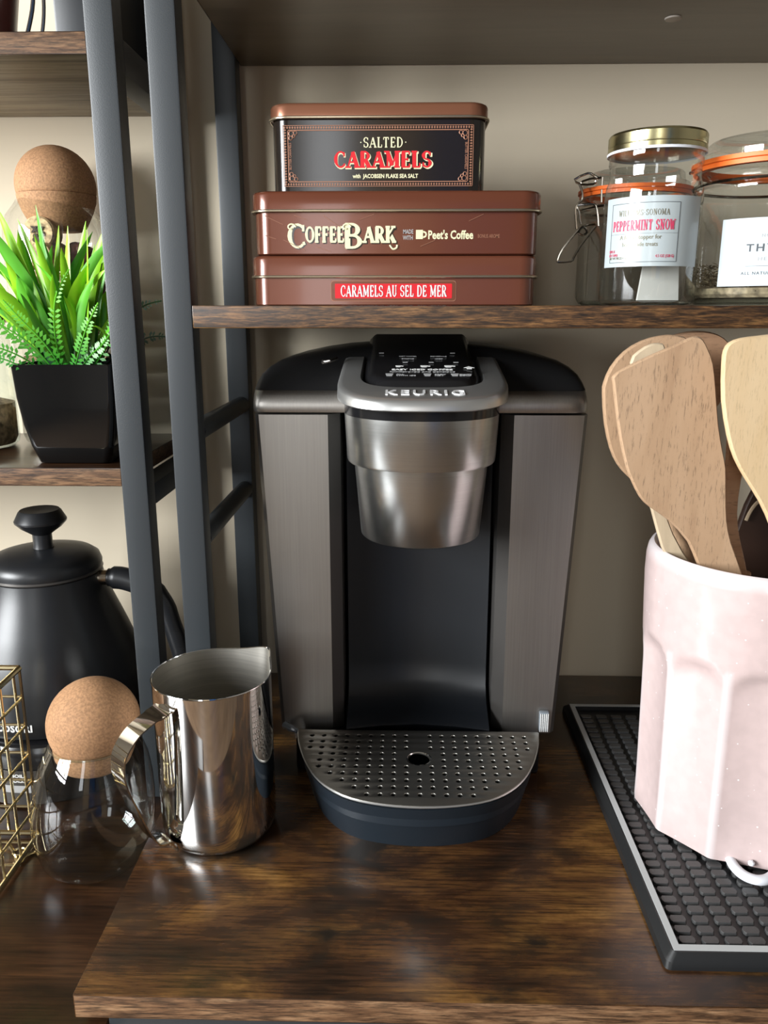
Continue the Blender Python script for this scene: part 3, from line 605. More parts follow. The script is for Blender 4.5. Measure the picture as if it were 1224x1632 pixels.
jt('homemade treats', .0040, .0240, pc-.03, .4143, 'goldprint')
jt('SERVE AS\nHOT TOPPER', .0026, .0080, pc-.60, .4088, 'pinkprint')
jt('NET WT PIECES 4 OZ', .0022, .0150, pc-.48, .4055, 'goldprint'); jt('4.5 OZ (128 G)', .0026, .0125, pc+.48, .4062, 'pinkprint')
for z0, z1 in ((.4408, .4411), (.4026, .4029), (.4212, .4213)):
    ob('label_line', cylpatch(jx, jy, jr+.0004, pc-.70, pc+.72, z0, z1, 20), 'darkprint', lb, smooth=0)
for a in (pc-.70, pc+.72): ob('label_line', cylpatch(jx, jy, jr+.0004, a, a+.008, .4026, .4411, 1), 'darkprint', lb, smooth=0)
pk = thing('paper_packet', 'folded white paper packet inside the peppermint jar', 'packet', (jx, jy, ZS+.003))
V = [(.166, .590, .3775), (.196, .5935, .3775), (.1945, .597, .415), (.1715, .594, .415), (.180, .5905, .3775), (.1825, .594, .415)]
F = [(0, 4, 5, 3), (4, 1, 2, 5)]
V2 = [(x, y+.0035, z) for x, y, z in V]
ob('packet_paper', (V+V2, F+[(6, 9, 11, 10), (10, 11, 8, 7), (0, 6, 10, 4), (4, 10, 7, 1), (3, 5, 11, 9), (5, 2, 8, 11), (0, 3, 9, 6), (1, 7, 8, 2)]), 'paper', pk, smooth=20)
def clipjar(cx, cy, R, label, zt=.4835):
    t = thing('clip_top_jar', label, 'jar', (cx, cy, ZS)); k = (zt-ZS)
    f = lambda a: ZS+k*a
    ob('jar_glass', lathe([(0, f(.02)), (R*.80, f(.012)), (R*.93, f(.02)), (R, f(.07)), (R, f(.64)), (R*1.035, f(.675)), (R*1.035, f(.70)), (R*.985, f(.72)), (R*.93, f(.75)), (R*.95, f(.79)), (R*1.0, f(.81)), (R*.99, f(.835))], cx, cy, 72), 'glassjar', t)
    ob('jar_foot', lathe([(0, f(.045)), (R*.86, f(.045)), (R*.92, f(.03)), (R*.86, f(.008)), (0, f(.008))], cx, cy, 56), 'glassgreen', t)
    ob('rubber_seal', loft([[(cx+r*math.cos(2*PI*i/56), cy+r*math.sin(2*PI*i/56), z) for i in range(56)] for r, z in ((R*.90, f(.82)), (R*1.015, f(.82)), (R*1.015, f(.845)), (R*1.045, f(.85)), (R*1.045, f(.875)), (R*.90, f(.875)), (R*.90, f(.82)))], False, False), 'orange', t)
    ob('glass_lid', lathe([(R*.80, f(.80)), (R*.97, f(.88)), (R*.97, f(.915)), (R*.88, f(.925)), (R*.865, f(.985)), (R*.83, f(1.0)), (R*.75, f(.985)), (0, f(.975))], cx, cy, 72), 'glassjar', t)
    ob('wire_band', tube([(cx+R*1.0*math.cos(2*PI*i/48), cy+R*1.0*math.sin(2*PI*i/48), f(.735)) for i in range(48)], .0011, 6, closed=True), 'wire', t)
    return t, f
cj, f = clipjar(.268, .6225, .0555, 'wide clip-top jar with orange seal and a white thyme label', .4870)
phi = math.atan2(-.268, .6225)
lb = ob('label', cylpatch(.268, .6225, .0558, phi-.575, phi+.575, .3868, .4312, 20), 'labelwhite', cj)
for s, sz, wd, z, m_, b in (('NO. 12', .0032, .012, .4196, 'greyprint', 0), ('THYME', .0068, .0300, .4118, 'darkprint', .00012), ('HERBS', .0032, .014, .4045, 'greyprint', 0), ('ALL NATURAL DRIED', .0028, .034, .3952, 'darkprint', 0)):
    ob('lettering', on_cyl(text(s, sz, wd, b, 1.3), .268, .6225, .0561, phi+.02, z), m_, lb, smooth=0)
ob('label_line', cylpatch(.268, .6225, .0560, phi-.24, phi+.28, .3998, .4000, 8), 'darkprint', lb, smooth=0)
th = thing('dried_thyme', 'pale brown dried thyme leaves at the bottom of the thyme jar', 'herb', (.268, .6225, ZS+.005)); th['kind'] = 'stuff'
V = []; F = []
rn = random.Random(3)
for i in range(4200):
    r = .0525*math.sqrt(rn.random()); a = rn.random()*2*PI
    x, y = .268+r*math.cos(a), .6225+r*math.sin(a); h = .0095+.011*max(0, math.cos(a-3.6))*r/.05+.003*rn.random()
    z = ZS+.0065+h*rn.random()**.4; d = Vector((rn.uniform(-1, 1), rn.uniform(-1, 1), rn.uniform(-.6, .6))).normalized()*rn.uniform(.0012, .0030); u = d.orthogonal().normalized()*.00055
    k = len(V); c = Vector((x, y, z)); V += [c-d, c+u, c+d, c-u]; F.append((k, k+1, k+2, k+3))
o = ob('herb_flakes', (V, F), 'herb', th, smooth=0); o['kind'] = 'stuff'
hp = ob('herb_bed', solid([(.050, ZS+.0055), (.0525, ZS+.008), (.0525, ZS+.012), (.045, ZS+.0135)], .268, .6225, 40), 'herb', th)
cj2, f = clipjar(.1870, .6930, .0430, 'smaller clip-top jar with orange seal standing behind the peppermint jar', .4770)
W = dict(w_top=[(0.1524, 0.4703), (0.1507, 0.4695), (0.1464, 0.4717), (0.1422, 0.4731), (0.1322, 0.4686), (0.1374, 0.4651), (0.1468, 0.4653), (0.1485, 0.4673), (0.1466, 0.4695), (0.1384, 0.4673), (0.1376, 0.4659)],
 w_side=[(0.1362, 0.4651), (0.1391, 0.4584), (0.1384, 0.4534), (0.1353, 0.4506), (0.1342, 0.4461), (0.135, 0.4393), (0.1359, 0.4324)],
 w_side2=[(0.1536, 0.4703), (0.1536, 0.4600), (0.1540, 0.452)],
 w_mid=[(0.1394, 0.4359), (0.1382, 0.4393), (0.1374, 0.4449), (0.1354, 0.4483), (0.1362, 0.45), (0.1418, 0.4506), (0.1466, 0.4511), (0.1499, 0.4494), (0.1519, 0.4415), (0.1527, 0.4347)],
 w_lever=[(0.15, 0.4344), (0.1389, 0.4198), (0.134, 0.4106), (0.1323, 0.4083), (0.1227, 0.4076), (0.1218, 0.4094), (0.1252, 0.4175), (0.1361, 0.431), (0.1404, 0.4344), (0.1487, 0.4358), (0.15, 0.4344)],
 w_loop=[(0.1365, 0.429), (0.1396, 0.4273), (0.1426, 0.4287), (0.143, 0.4307), (0.1405, 0.4336), (0.1381, 0.4324), (0.1365, 0.429)])
for k, p in W.items():
    yy = {'w_lever': .662, 'w_loop': .661}.get(k, .665)
    ob('clasp_wire', tube([(x, yy, z) for x, z in p], .0009, 6, 2), 'wire', cj2)
ob('hinge_wire', tube([(.212, .640, .4690), (.222, .648, .4705), (.228, .66, .468), (.226, .668, .455), (.229, .672, .442), (.232, .672, .435)], .0012, 6, 3), 'wire', cj2)
# ------------------------------------------------------------------ bar mat
mt = thing('bar_mat', 'black rubber bar mat with a light grey border under the pink crock', 'mat', (.28, .54, 0))
mx0, mx1, my0, my1 = .1540, .42, .3880, .7000
ob('mat_body', loft([rrect(mx0, mx1, my0, my1, .004, 0), rrect(mx0+.0005, mx1-.0005, my0+.0005, my1-.0005, .004, .005), rrect(mx0+.0045, mx1-.0045, my0+.0035, my1-.006, .003, .0098), rrect(mx0+.0100, mx1-.0100, my0+.0095, my1-.011, .001, .0098), rrect(mx0+.0102, mx1-.0102, my0+.0097, my1-.0112, .001, .0058)]), 'rubber', mt, smooth=30)
bx0, bx1, by0, by1 = .1596, .4144, .3925, .6930
ob('border_strip', join(box(bx0, bx0+.0042, by0, by1, .0098, .0101), box(bx1-.0042, bx1, by0, by1, .0098, .0101), box(bx0+.0042, bx1-.0042, by0, by0+.0045, .0098, .0101), box(bx0+.0042, bx1-.0042, by1-.0042, by1, .0098, .0101)), 'matwhite', mt, smooth=0)
def nubgeo(x, y):
    a, b = .0050, .0030
    P = lambda s, z: [(x+px*s, y+py*s, z) for px, py in ((-a, -b*.4), (-a*.78, -b), (a*.78, -b), (a, -b*.4), (a, b*.4), (a*.78, b), (-a*.78, b), (-a, b*.4))]
    return loft([P(1, .0058), P(.98, .0076), P(.93, .0079)], False, True)
cells = []
for r in range(33):
    for c in range(18):
        x = .1712+c*.0137; y = .4035+r*.00845
        if y > .684 or x > .405: continue
        # in view: left of the frame edge and not under the crock
        infr = x < .02+y*.50 and math.hypot(x-.249, y-.533) > .066 and not (y > .533 and x > .24)
        cells.append((0 if infr else 1, y, x))
cells.sort(); first = None; rest = []
for k, (fl, y, x) in enumerate(cells):
    if k < 290 and fl == 0:
        if first is None: first = ob('nub', nubgeo(x, y), 'nub', mt, smooth=30); fx, fy = x, y
        else:
            c = first.copy(); C.objects.link(c); c.parent = mt; c.location = (x-fx, y-fy, 0)
    else: rest.append(nubgeo(x, y))
o = ob('nub', join(*rest), 'nub', mt, smooth=30); o['kind'] = 'stuff'
# ------------------------------------------------------------------ crock
cx, cy = .249, .533
cr = thing('utensil_crock', 'tall pink glazed fluted crock full of wooden utensils', 'crock', (cx, cy, .010))
NF = 11; ph0 = math.radians(-91); n = NF*16
prof = [(0.0712, .0100), (.0716, .0115), (.0722, .05), (.0732, .10), (.0742, .14), (.0756, .170), (.0764, .190), (.0762, .203), (.0752, .2085), (.0736, .2115), (.0715, .2125), (.0695, .2110), (.0685, .207), (.0685, .18), (.067, .05), (.064, .018)]
L = []
def flute(r, z, a):
    # facets below an arched line: pull the surface in to the chord between ridges
    u = ((a-ph0) % (2*PI/NF))/(2*PI/NF)*2-1          # -1..1 across one flute
    chord = math.cos(PI/NF)/math.cos(abs(u)*0+PI/NF*u)
    arch = .150-.020*(1-math.sqrt(max(0, 1-(u*.97)**2)))
    if z >= arch: return r
    k = min(1, (arch-z)/.010)**.6
    hollow = .0022*max(0, 1-u*u)**.8 if abs(u) < 1 else 0
    return r*(1+(chord-1)*k)-hollow*k*min(1, (z-.008)/.03+.2)
zs = sorted(set([round(.0100+i*.004, 4) for i in range(50)]))
def rad(z):
    for (r0, z0), (r1, z1) in zip(prof, prof[1:]):
        if z0 <= z <= z1: return r0+(r1-r0)*(z-z0)/(z1-z0)
    return prof[0][0]
rows = [(rad(z), z) for z in zs if z < .203]+[p for p in prof if p[1] >= .203][:]
rows = [(rad(z), z) for z in zs if z < .203]
L = [[(cx+flute(r, z, 2*PI*i/n)*math.cos(2*PI*i/n), cy+flute(r, z, 2*PI*i/n)*math.sin(2*PI*i/n), z) for i in range(n)] for r, z in rows]
for r, z in prof[7:]: L.append([(cx+r*math.cos(2*PI*i/n), cy+r*math.sin(2*PI*i/n), z) for i in range(n)])
cb_ = ob('crock_body', loft(L, True, True), 'crock', cr, smooth=60)
at = cb_.data.attributes.new('ridge', 'FLOAT', 'POINT')
for i, v in enumerate(cb_.data.vertices):
    x, y, z = v.co.x, v.co.y, v.co.z+.010; a = math.atan2(y, x); u = ((a-ph0) % (2*PI/NF))/(2*PI/NF)*2-1
    at.data[i].value = (max(0, (abs(u)-.86)/.14) if z < .150 else 0)+(max(0, (z-.205)/.006) if z > .205 else 0)
m = M['crock']; n_ = m.node_tree.nodes; l_ = m.node_tree.links; p_ = n_['Principled BSDF']; src = p_.inputs['Base Color'].links[0].from_socket
an = n_.new('ShaderNodeAttribute'); an.attribute_name = 'ridge'; mx = n_.new('ShaderNodeMix'); mx.data_type = 'RGBA'; mx.inputs[7].default_value = (.62, .57, .57, 1)
l_.new(an.outputs['Fac'], mx.inputs[0]); l_.new(src, mx.inputs[6])
vo = n_.new('ShaderNodeTexVoronoi'); vo.inputs['Scale'].default_value = 150; tcn = n_.new('ShaderNodeTexCoord'); l_.new(tcn.outputs['Object'], vo.inputs['Vector'])
rr_ = n_.new('ShaderNodeValToRGB'); rr_.color_ramp.elements[0].color = (1, 1, 1, 1); rr_.color_ramp.elements[1].color = (0, 0, 0, 1); rr_.color_ramp.elements[0].position = .05; rr_.color_ramp.elements[1].position = .10
l_.new(vo.outputs['Distance'], rr_.inputs['Fac']); m2 = n_.new('ShaderNodeMix'); m2.data_type = 'RGBA'; m2.inputs[7].default_value = (.85, .82, .82, 1)
l_.new(rr_.outputs['Color'], m2.inputs[0]); l_.new(mx.outputs[2], m2.inputs[6]); l_.new(m2.outputs[2], p_.inputs['Base Color'])
# ------------------------------------------------------------------ utensils
def utensil(label, poly, y0, y1, mat, name='wooden_spatula', cat='spatula', handle=None, bend=None, bowl=None, round_=2, hr=.0055):
    t = thing(name, label, cat, (sum(p[0] for p in poly)/len(poly), (y0+y1)/2, min(p[1] for p in poly)))
    P = roundpoly(poly, round_)
    n = len(P); ctr = (sum(p[0] for p in P)/n, sum(p[1] for p in P)/n); b = bend or (lambda x, z: 0)
    L = []
    for s, y in ((.965, y0), (.99, y0+(y1-y0)*.2), (1, (y0+y1)/2), (.99, y1-(y1-y0)*.2), (.965, y1)):
        q = []
        for i, (x, z) in enumerate(P):
            a = Vector((P[i-1][0], P[i-1][1])); c = Vector((P[(i+1) % n][0], P[(i+1) % n][1])); d = c-a; nrm = Vector((d.y, -d.x)); nrm = nrm.normalized() if nrm.length > 1e-9 else Vector((0, 0))
            # clockwise outline -> inward offset by thickness fraction
            off = (1-s)*.032; sgn = -1 if area2(P) < 0 else 1
            q.append((x-nrm.x*off*sgn, y+b(x, z), z-nrm.y*off*sgn))
        L.append(q)
    ob('blade' if cat == 'spatula' else 'bowl', loft(L, True, True), mat, t, smooth=35)
    if handle: ob('handle', tube([Vector(p) for p in handle], hr, 12, 3), mat, t)
    return t
def area2(P): return sum(P[i-1][0]*P[i][1]-P[i][0]*P[i-1][1] for i in range(len(P)))
sp_front = [(0.1291, 0.3276), (0.1285, 0.3307), (0.1313, 0.3339), (0.1363, 0.337), (0.1525, 0.3449), (0.1666, 0.3511), (0.1726, 0.3542), (0.1777, 0.3554), (0.1815, 0.3536), (0.1851, 0.348), (0.1891, 0.3392), (0.1923, 0.3235), (0.196, 0.3021), (0.2003, 0.2858), (0.2034, 0.2748), (0.2053, 0.2581), (0.2076, 0.2411), (0.2119, 0.2262), (0.2222, 0.2028), (.2240, .190), (.2060, .190), (0.1925, 0.2097), (0.1843, 0.226), (0.1697, 0.2409), (0.1581, 0.2488), (0.151, 0.2556), (0.1447, 0.2668), (0.1408, 0.2757), (0.1357, 0.2933), (0.1317, 0.3127)]
utensil('beech spatula with slanted end leaning left at the front of the pink crock', sp_front, .497, .503, 'beech', handle=[(.216, .500, .197), (.232, .507, .14), (.245, .513, .045)], bend=lambda x, z: .03*max(0, .30-z)*.3)
sp_right = [(0.1897, 0.3392), (0.1899, 0.3475), (0.1925, 0.3521), (0.1985, 0.3547), (0.2097, 0.3562), (0.2241, 0.3576), (0.2397, 0.3568), (0.2535, 0.3537), (0.2595, 0.3476), (0.2623, 0.3341), (0.2641, 0.313), (0.2638, 0.2915), (0.2589, 0.2718), (0.2538, 0.2527), (0.253, 0.2241), (0.2536, 0.195), (0.2414, 0.195), (0.2356, 0.2217), (0.2305, 0.2378), (0.2208, 0.2559), (0.2105, 0.2704), (0.2028, 0.2826), (0.1971, 0.2967), (0.1917, 0.3182)]
utensil('pale broad spatula at the right edge, nearest of the crock utensils', sp_right, .484, .490, 'beechpale', handle=[(.2475, .487, .2005), (.249, .493, .14), (.252, .500, .05)])
spoon_left = [(0.1354, 0.3163), (0.1356, 0.3233), (0.1395, 0.3337), (0.148, 0.344), (0.159, 0.3509), (0.1702, 0.3542), (0.1805, 0.3548), (0.19, 0.3509), (0.1959, 0.3361), (0.1958, 0.313), (0.1909, 0.2893), (0.1835, 0.2652), (0.1774, 0.2529), (0.1667, 0.2516), (0.1566, 0.2589), (0.1488, 0.2674), (0.1433, 0.2783), (0.1386, 0.2951)]
utensil('rounded wooden spoon peeking out left behind the slanted spatula', spoon_left, .545, .553, 'beech', 'wooden_spoon', 'spoon', handle=[(.172, .549, .262), (.190, .548, .22), (.205, .545, .19), (.235, .540, .05)], hr=.006, bend=lambda x, z: .010*(1-((x-.167)/.032)**2-((z-.305)/.05)**2))
spoon_back = [(0.1767, 0.3426), (0.1833, 0.351), (0.1938, 0.3552), (0.2045, 0.3567), (0.2155, 0.3558), (0.2242, 0.3522), (0.2298, 0.3451), (0.2315, 0.3282), (0.2285, 0.3099), (0.2175, 0.2975), (0.2003, 0.2962), (0.1856, 0.3098), (0.1779, 0.3282)]
utensil('round reddish wooden spoon at the back, between the two spatulas', spoon_back, .575, .583, 'beechred', 'wooden_spoon', 'spoon', handle=[(.212, .578, .300), (.222, .572, .26), (.233, .565, .21), (.25, .55, .05)], hr=.0062)
handle_back = [(.2040, .330), (.2240, .330), (.2235, .290), (0.2205, 0.263), (0.2204, 0.2419), (0.2240, 0.224), (0.2330, 0.1940), (0.2250, 0.194), (0.2160, 0.2204), (0.2110, 0.2419), (.2090, .29)]
utensil('narrow orange-brown spatula seen as a strip between the two front spatulas', handle_back, .513, .518, 'beechred', handle=[(.2285, .5155, .20), (.236, .520, .13), (.243, .525, .045)])
pale = [(.1455, .3380), (.1500, .3455), (.1580, .3500), (.1655, .3500), (.1670, .3440), (.1660, .330), (.168, .280), (.176, .240), (.190, .2130), (.203, .194), (.188, .194), (0.1790, 0.2100), (0.1752, 0.2160), (0.1664, 0.2415), (.160, .26), (.151, .32)]
utensil('greyish pale wooden spatula mostly hidden behind the slanted spatula', pale, .521, .526, 'ashwood', handle=[(.1935, .5235, .20), (.205, .5255, .15), (.225, .530, .045)])
dark = [(.2300, .205), (0.2350, 0.2330), (0.2385, 0.2450), (0.2440, 0.2550), (0.2540, 0.2500), (0.2600, 0.2322), (0.268, 0.2065), (.268, .185), (.236, .185)]
t = utensil('dark brown wooden spoon standing low in the crock behind the pale spatula', dark, .540, .546, 'darkwood', 'wooden_spoon', 'spoon', handle=[(.251, .543, .19), (.255, .543, .12), (.258, .54, .045)])
ob('spoon_edge', tube([(.2375, .5392, .2300), (.2400, .5392, .2370), (.2440, .5392, .2430), (.2500, .5392, .2460)], .0012, 6, 3), 'ashwood', t)
# white ring at the foot of the crock
wr = thing('napkin_ring', 'white enamel loop lying on the mat in front of the crock', 'ring', (.235, .462, .010))
P = [(0.2240, .478), (.2225, .468), (.2235, .4600), (.2265, .4545), (.2315, .4515), (.2370, .4515), (.2420, .4540), (.2475, .4590), (.2530, .465), (.2545, .472)]
P = smoothpath([(x, y, .0125) for x, y in P], 4)
L = []
for i, p in enumerate(P):
    a = P[max(i-1, 0)]; c = P[min(i+1, len(P)-1)]; d = (c-a).normalized(); nr = Vector((-d.y, d.x, 0))
    L.append([p+nr*.0026+Vector((0, 0, -.0030)), p+nr*.0038+Vector((0, 0, -.001)), p+nr*.0026+Vector((0, 0, .0012)), p+nr*.0008+Vector((0, 0, .0020)), p-nr*.0022+Vector((0, 0, .0018)), p-nr*.0036, p-nr*.0026+Vector((0, 0, -.0030))])
ob('loop', loft(L), 'whiteenamel', wr, smooth=60)
ob('tip', solid([(.0005, .0125), (.0020, .0135), (.0022, .0150), (.0008, .0163)], .2335, .4640, 16), 'whiteenamel', wr)
# ------------------------------------------------------------------ steel pitcher
px, py, pr = -.1335, .5180, .0415
pt = thing('milk_pitcher', 'polished steel frothing pitcher at the left of the coffee maker', 'pitcher', (px, py, 0))
sa = math.radians(40)   # spout azimuth (from +x towards +y), handle opposite
n = 96
def prow(r, z, lip=0, top=0):
    out = []
    for i in range(n):
        a = 2*PI*i/n; d = (a-sa+PI) % (2*PI)-PI
        k = math.exp(-(d/.22)**2); rr = r+lip*k
        out.append((px+rr*math.cos(a), py+rr*math.sin(a), z+top*math.exp(-(d/.45)**2)))
    return out
rows = [prow(.030, 0), prow(.036, .0006), prow(.0395, .003), prow(.0410, .0075), prow(.0415, .014), prow(.0415, .06, 0)]
for k in range(1, 9):
    t_ = k/8; z = .06+.062*t_; rows.append(prow(.0415, z, .0045*t_**1.6, .0062*t_**3))
ob('pitcher_body', loft(rows, True, False), 'chrome', pt, smooth=50)
inn = [prow(.0409, .06+.062*k/8, .0045*(k/8)**1.6, .0062*(k/8)**3) for k in range(8, -1, -1)]+[prow(.0409, .012), prow(.038, .004), prow(.02, .002)]
ob('pitcher_lining', loft(inn, False, True), 'innersteel', pt, smooth=50)
top = rows[-1]; ob('pitcher_lip', tube([Vector(v) for v in top], .0006, 6, closed=True), 'chrome', pt)
ha = math.radians(228); hd = Vector((math.cos(ha), math.sin(ha), 0)); ht = Vector((-hd.y, hd.x, 0)); hc = Vector((px, py, 0))
path = [(.0405, .110), (.0440, .1085), (.052, .1065), (.064, .1010), (.0735, .0905), (.0760, .079), (.0745, .068), (.0690, .050), (.0620, .030), (.0555, .0165), (.0500, .0135), (.0450, .0125), (.0425, .008), (.0420, .004)]
P = smoothpath([hc+hd*r+Vector((0, 0, z)) for r, z in path], 4)
L = []
for i, p in enumerate(P):
    a = P[max(i-1, 0)]; c = P[min(i+1, len(P)-1)]; d = (c-a).normalized(); nr = ht.cross(d).normalized(); u = i/(len(P)-1)
    wd = .0084 if .12 < u < .9 else .0095
    L.append([p+ht*wd+nr*.0006, p+nr*.0010, p-ht*wd+nr*.0006, p-ht*wd-nr*.0004, p+ht*wd-nr*.0004])
ob('pitcher_handle', loft(L), 'chrome', pt, smooth=50)
# ------------------------------------------------------------------ low glass bottle with cork ball
def ball(cx, cy, cz, r, n=48, m=24, rx=0, ry=0, cut=None):
    pr = []
    for k in range(m+1):
        a = -PI/2+PI*k/m; pr.append((r*math.cos(a), cz+r*math.sin(a)))
    pr = [p for p in pr if cut is None or p[1] >= cut]
    if cut is not None: rr = math.sqrt(max(0, r*r-(cut-cz)**2)); pr = [(0, cut), (rr*.985, cut), (rr, cut+.0006)]+pr
    g = lathe([(0 if q[0] < 1e-4 else q[0], q[1]) for q in pr], cx, cy, n, (rx, ry), cz)
    return g
bx, by = -.2285, .520
bt = thing('glass_bottle', 'low round glass storage bottle with cork ball stopper beside the steel pitcher', 'bottle', (bx, by, ZL), 'bottles with cork ball stoppers')
lean = lambda g: ([(v[0]+.0055*min(1, max(0, (v[2]-.005)/.06))**1.3, v[1], v[2]) for v in g[0]], g[1])
ob('bottle_glass', lean(lathe([(0, -.0270), (.022, -.0294), (.034, -.0290), (.0395, -.0235), (.0425, -.0120), (.0442, .005), (.0440, .020), (.0420, .036), (.0385, .051), (.0335, .0625), (.0307, .0680)], bx, by, 72)), 'glass', bt)
ob('bottle_foot', lathe([(0, -.0235), (.026, -.0245), (.034, -.0262), (.0385, -.0240)], bx, by, 64), 'glassgreen', bt)
ob('bottle_rim', tube([(bx+.0055+.0308*math.cos(2*PI*i/48), by+.0308*math.sin(2*PI*i/48), .0680) for i in range(48)], .0008, 6, closed=True), 'glassgreen', bt)
ck = ob('cork_stopper', ball(bx+.0065, by, .0818, .0325, cut=.0680), 'cork', bt, smooth=50)
ob('stopper_plug', lathe([(0, .0480), (.0200, .0480), (.0245, .0510), (.0280, .0590), (.0288, .0679), (0, .0679)], bx+.0055, by, 48), 'cork', bt)
# ------------------------------------------------------------------ tall jar of wine corks
gx, gy = -.3020, .7270
gj = thing('glass_bottle', 'tall glass jar of wine corks with cork ball stopper behind the plant', 'bottle', (gx, gy, .2535), 'bottles with cork ball stoppers')
gj['group'] = 'bottles with cork ball stoppers'
ob('bottle_glass', lathe([(0, .2545), (.036, .2542), (.0410, .257), (.0432, .263), (.0434, .425), (.0425, .438), (.0390, .4490), (.0335, .4560), (.0305, .4600), (.0300, .4615)], gx, gy, 72), 'glass', gj)
ob('cork_stopper', ball(gx+.0040, gy, .4735, .0330, cut=.4665), 'cork', gj, smooth=50)
ob('stopper_plug', lathe([(0, .4370), (.0180, .4370), (.0225, .4400), (.0290, .4530), (.0318, .4610), (.0325, .4662), (0, .4662)], gx+.0040, gy, 48), 'cork', gj)
rn = random.Random(11)
first = {}
spots = []
for lv in range(7):
    for k in range(4):
        a = k*PI/2+lv*.8; spots.append((gx+.0215*math.cos(a), gy+.0215*math.sin(a), .2750+lv*.0235, rn.uniform(0, PI), rn.uniform(.9, 1.5)))
for i, (x, y, z, a, tl) in enumerate(spots):
    kind = 'corkdark' if i % 3 == 1 else 'corklight'
    top = i >= len(spots)-4
    lab = ('wine-stained cork' if kind == 'corkdark' else 'pale cork')+(', '+('rightmost', 'rearmost', 'leftmost', 'frontmost')[i % 4]+' of the top layer in the tall cork jar' if top else ' low in the tall jar, mostly hidden by the plant')
    if kind not in first:
        o = thing('wine_cork', lab, 'cork', (0, 0, 0), 'wine corks in the tall jar'); first[kind] = (o, ob('cork_body', solid([(.0092, -.0165), (.0105, -.0155), (.0108, 0), (.0105, .0155), (.0092, .0165)], 0, 0, 20), kind, o))
    else:
        so, sb = first[kind]; o = so.copy(); C.objects.link(o); o['label'] = lab; b = sb.copy(); C.objects.link(b); b.parent = o
    o.location = (x, y, z); o.rotation_euler = (PI/2*.95, 0, a)
pcx = thing('wine_cork', 'pale printed wine cork at the top of the jar, its end facing the room', 'cork', (gx-.003, gy-.020, .440), 'wine corks in the tall jar')
ob('cork_body', solid([(.0160, -.012), (.0178, -.010), (.0180, 0), (.0178, .012), (.0160, .014)], 0, 0, 28), 'corklight', None).parent = pcx
g = join(*[on_front(text(s, .012, None, .0008, ext=.0002), u, 0, v) for s, u, v in (('x', -.003, .003), ('%', .003, .001), ('&', -.002, -.006))])
o = ob('cork_mark', g, 'corkprint', None); o.parent = pcx
for c_ in list(pcx.children):
    pass
pcx.rotation_euler = (0, 0, 0)
pcx.children[0].rotation_euler = (PI/2, 0, 0); pcx.children[1].location = (0, -.0152, 0)
pcx.location = (gx-.003, gy-.018, .434); pcx.scale = (.75, .75, .75)
# ------------------------------------------------------------------ grain jar at the frame's left edge
hx, hy = -.3820, .6950
gj2 = thing('glass_jar', 'straight glass jar of brown grain at the far left of the plant shelf', 'jar', (hx, hy, .2535))
ob('jar_glass', lathe([(0, .2545), (.036, .2542), (.0395, .257), (.0405, .262), (.0405, .345), (.0385, .352), (.0385, .360)], hx, hy, 56), 'glassgreen', gj2)
ob('jar_lid', solid([(.0395, .3602), (.0400, .3615), (.0400, .372), (.0385, .3735)], hx, hy, 48), 'goldlid', gj2)
gr = thing('grain', 'brown grain filling the lower half of the far left jar', 'grain', (hx, hy, .256)); gr['kind'] = 'stuff'
ob('grain_fill', solid([(.036, .2562), (.0390, .262), (.0392, .292), (.030, .2945)], hx, hy, 48), 'grain', gr)
# ------------------------------------------------------------------ plant
ptx, pty = -.2580, .6400
pot = thing('potted_plant', 'bright green artificial grass with fern fronds in a glossy black square pot', 'plant', (ptx, pty, .2535))
def sq(h, z, r, d=0): return rrect(ptx-h, ptx+h, pty-h*.90, pty+h*.90, r, z, 5)
ob('plant_pot', loft([sq(.0265, .2536, .006), sq(.0285, .2545, .006), sq(.0325, .268, .006), sq(.0355, .285, .005), sq(.0375, .305, .004), sq(.0385, .3290, .003), sq(.0388, .3310, .003), sq(.0375, .3310, .003), sq(.0370, .3200, .003)], True, True), 'pot', pot, smooth=50)
ob('soil', box(ptx-.0365, ptx+.0365, pty-.0325, pty+.0325, .316, .3205), 'soil', pot, smooth=0)
def setalong(o, vals):
    a = o.data.attributes.new('along', 'FLOAT', 'POINT')
    for i, v in enumerate(vals): a.data[i].value = v
def strip(base, tip, wid, side, droop, fold=.35, seg=12):
    """V-folded pointed leaf along an arched line; returns geometry"""
    b = Vector(base); t = Vector(tip); d = t-b; up = Vector((0, 0, 1)); V = []; F = []
    sd = d.cross(Vector((side[0], side[1], 0))); lat = Vector((side[0], side[1], 0)).normalized()
    lat = (lat-d.normalized()*lat.dot(d.normalized())).normalized(); nrm = d.normalized().cross(lat)
    for i in range(seg+1):
        u = i/seg; p = b+d*u+up*droop*4*u*(1-u)*(1.5 if d.x*d.x > .0006 else 1)+lat*wid*.55*math.sin(u*PI*1.15)*(1 if wid*1e5 % 2 > 1 else -1); wv = wid*max(.02, (min(1, .42+u*1.4))*(1-u**3.2)**.9)
        V += [p-lat*wv/2+nrm*wv*fold*.5, p, p+lat*wv/2+nrm*wv*fold*.5]
    for i in range(seg):
        k = 3*i; F += [(k, k+1, k+4, k+3), (k+1, k+2, k+5, k+4)]
    return V, F
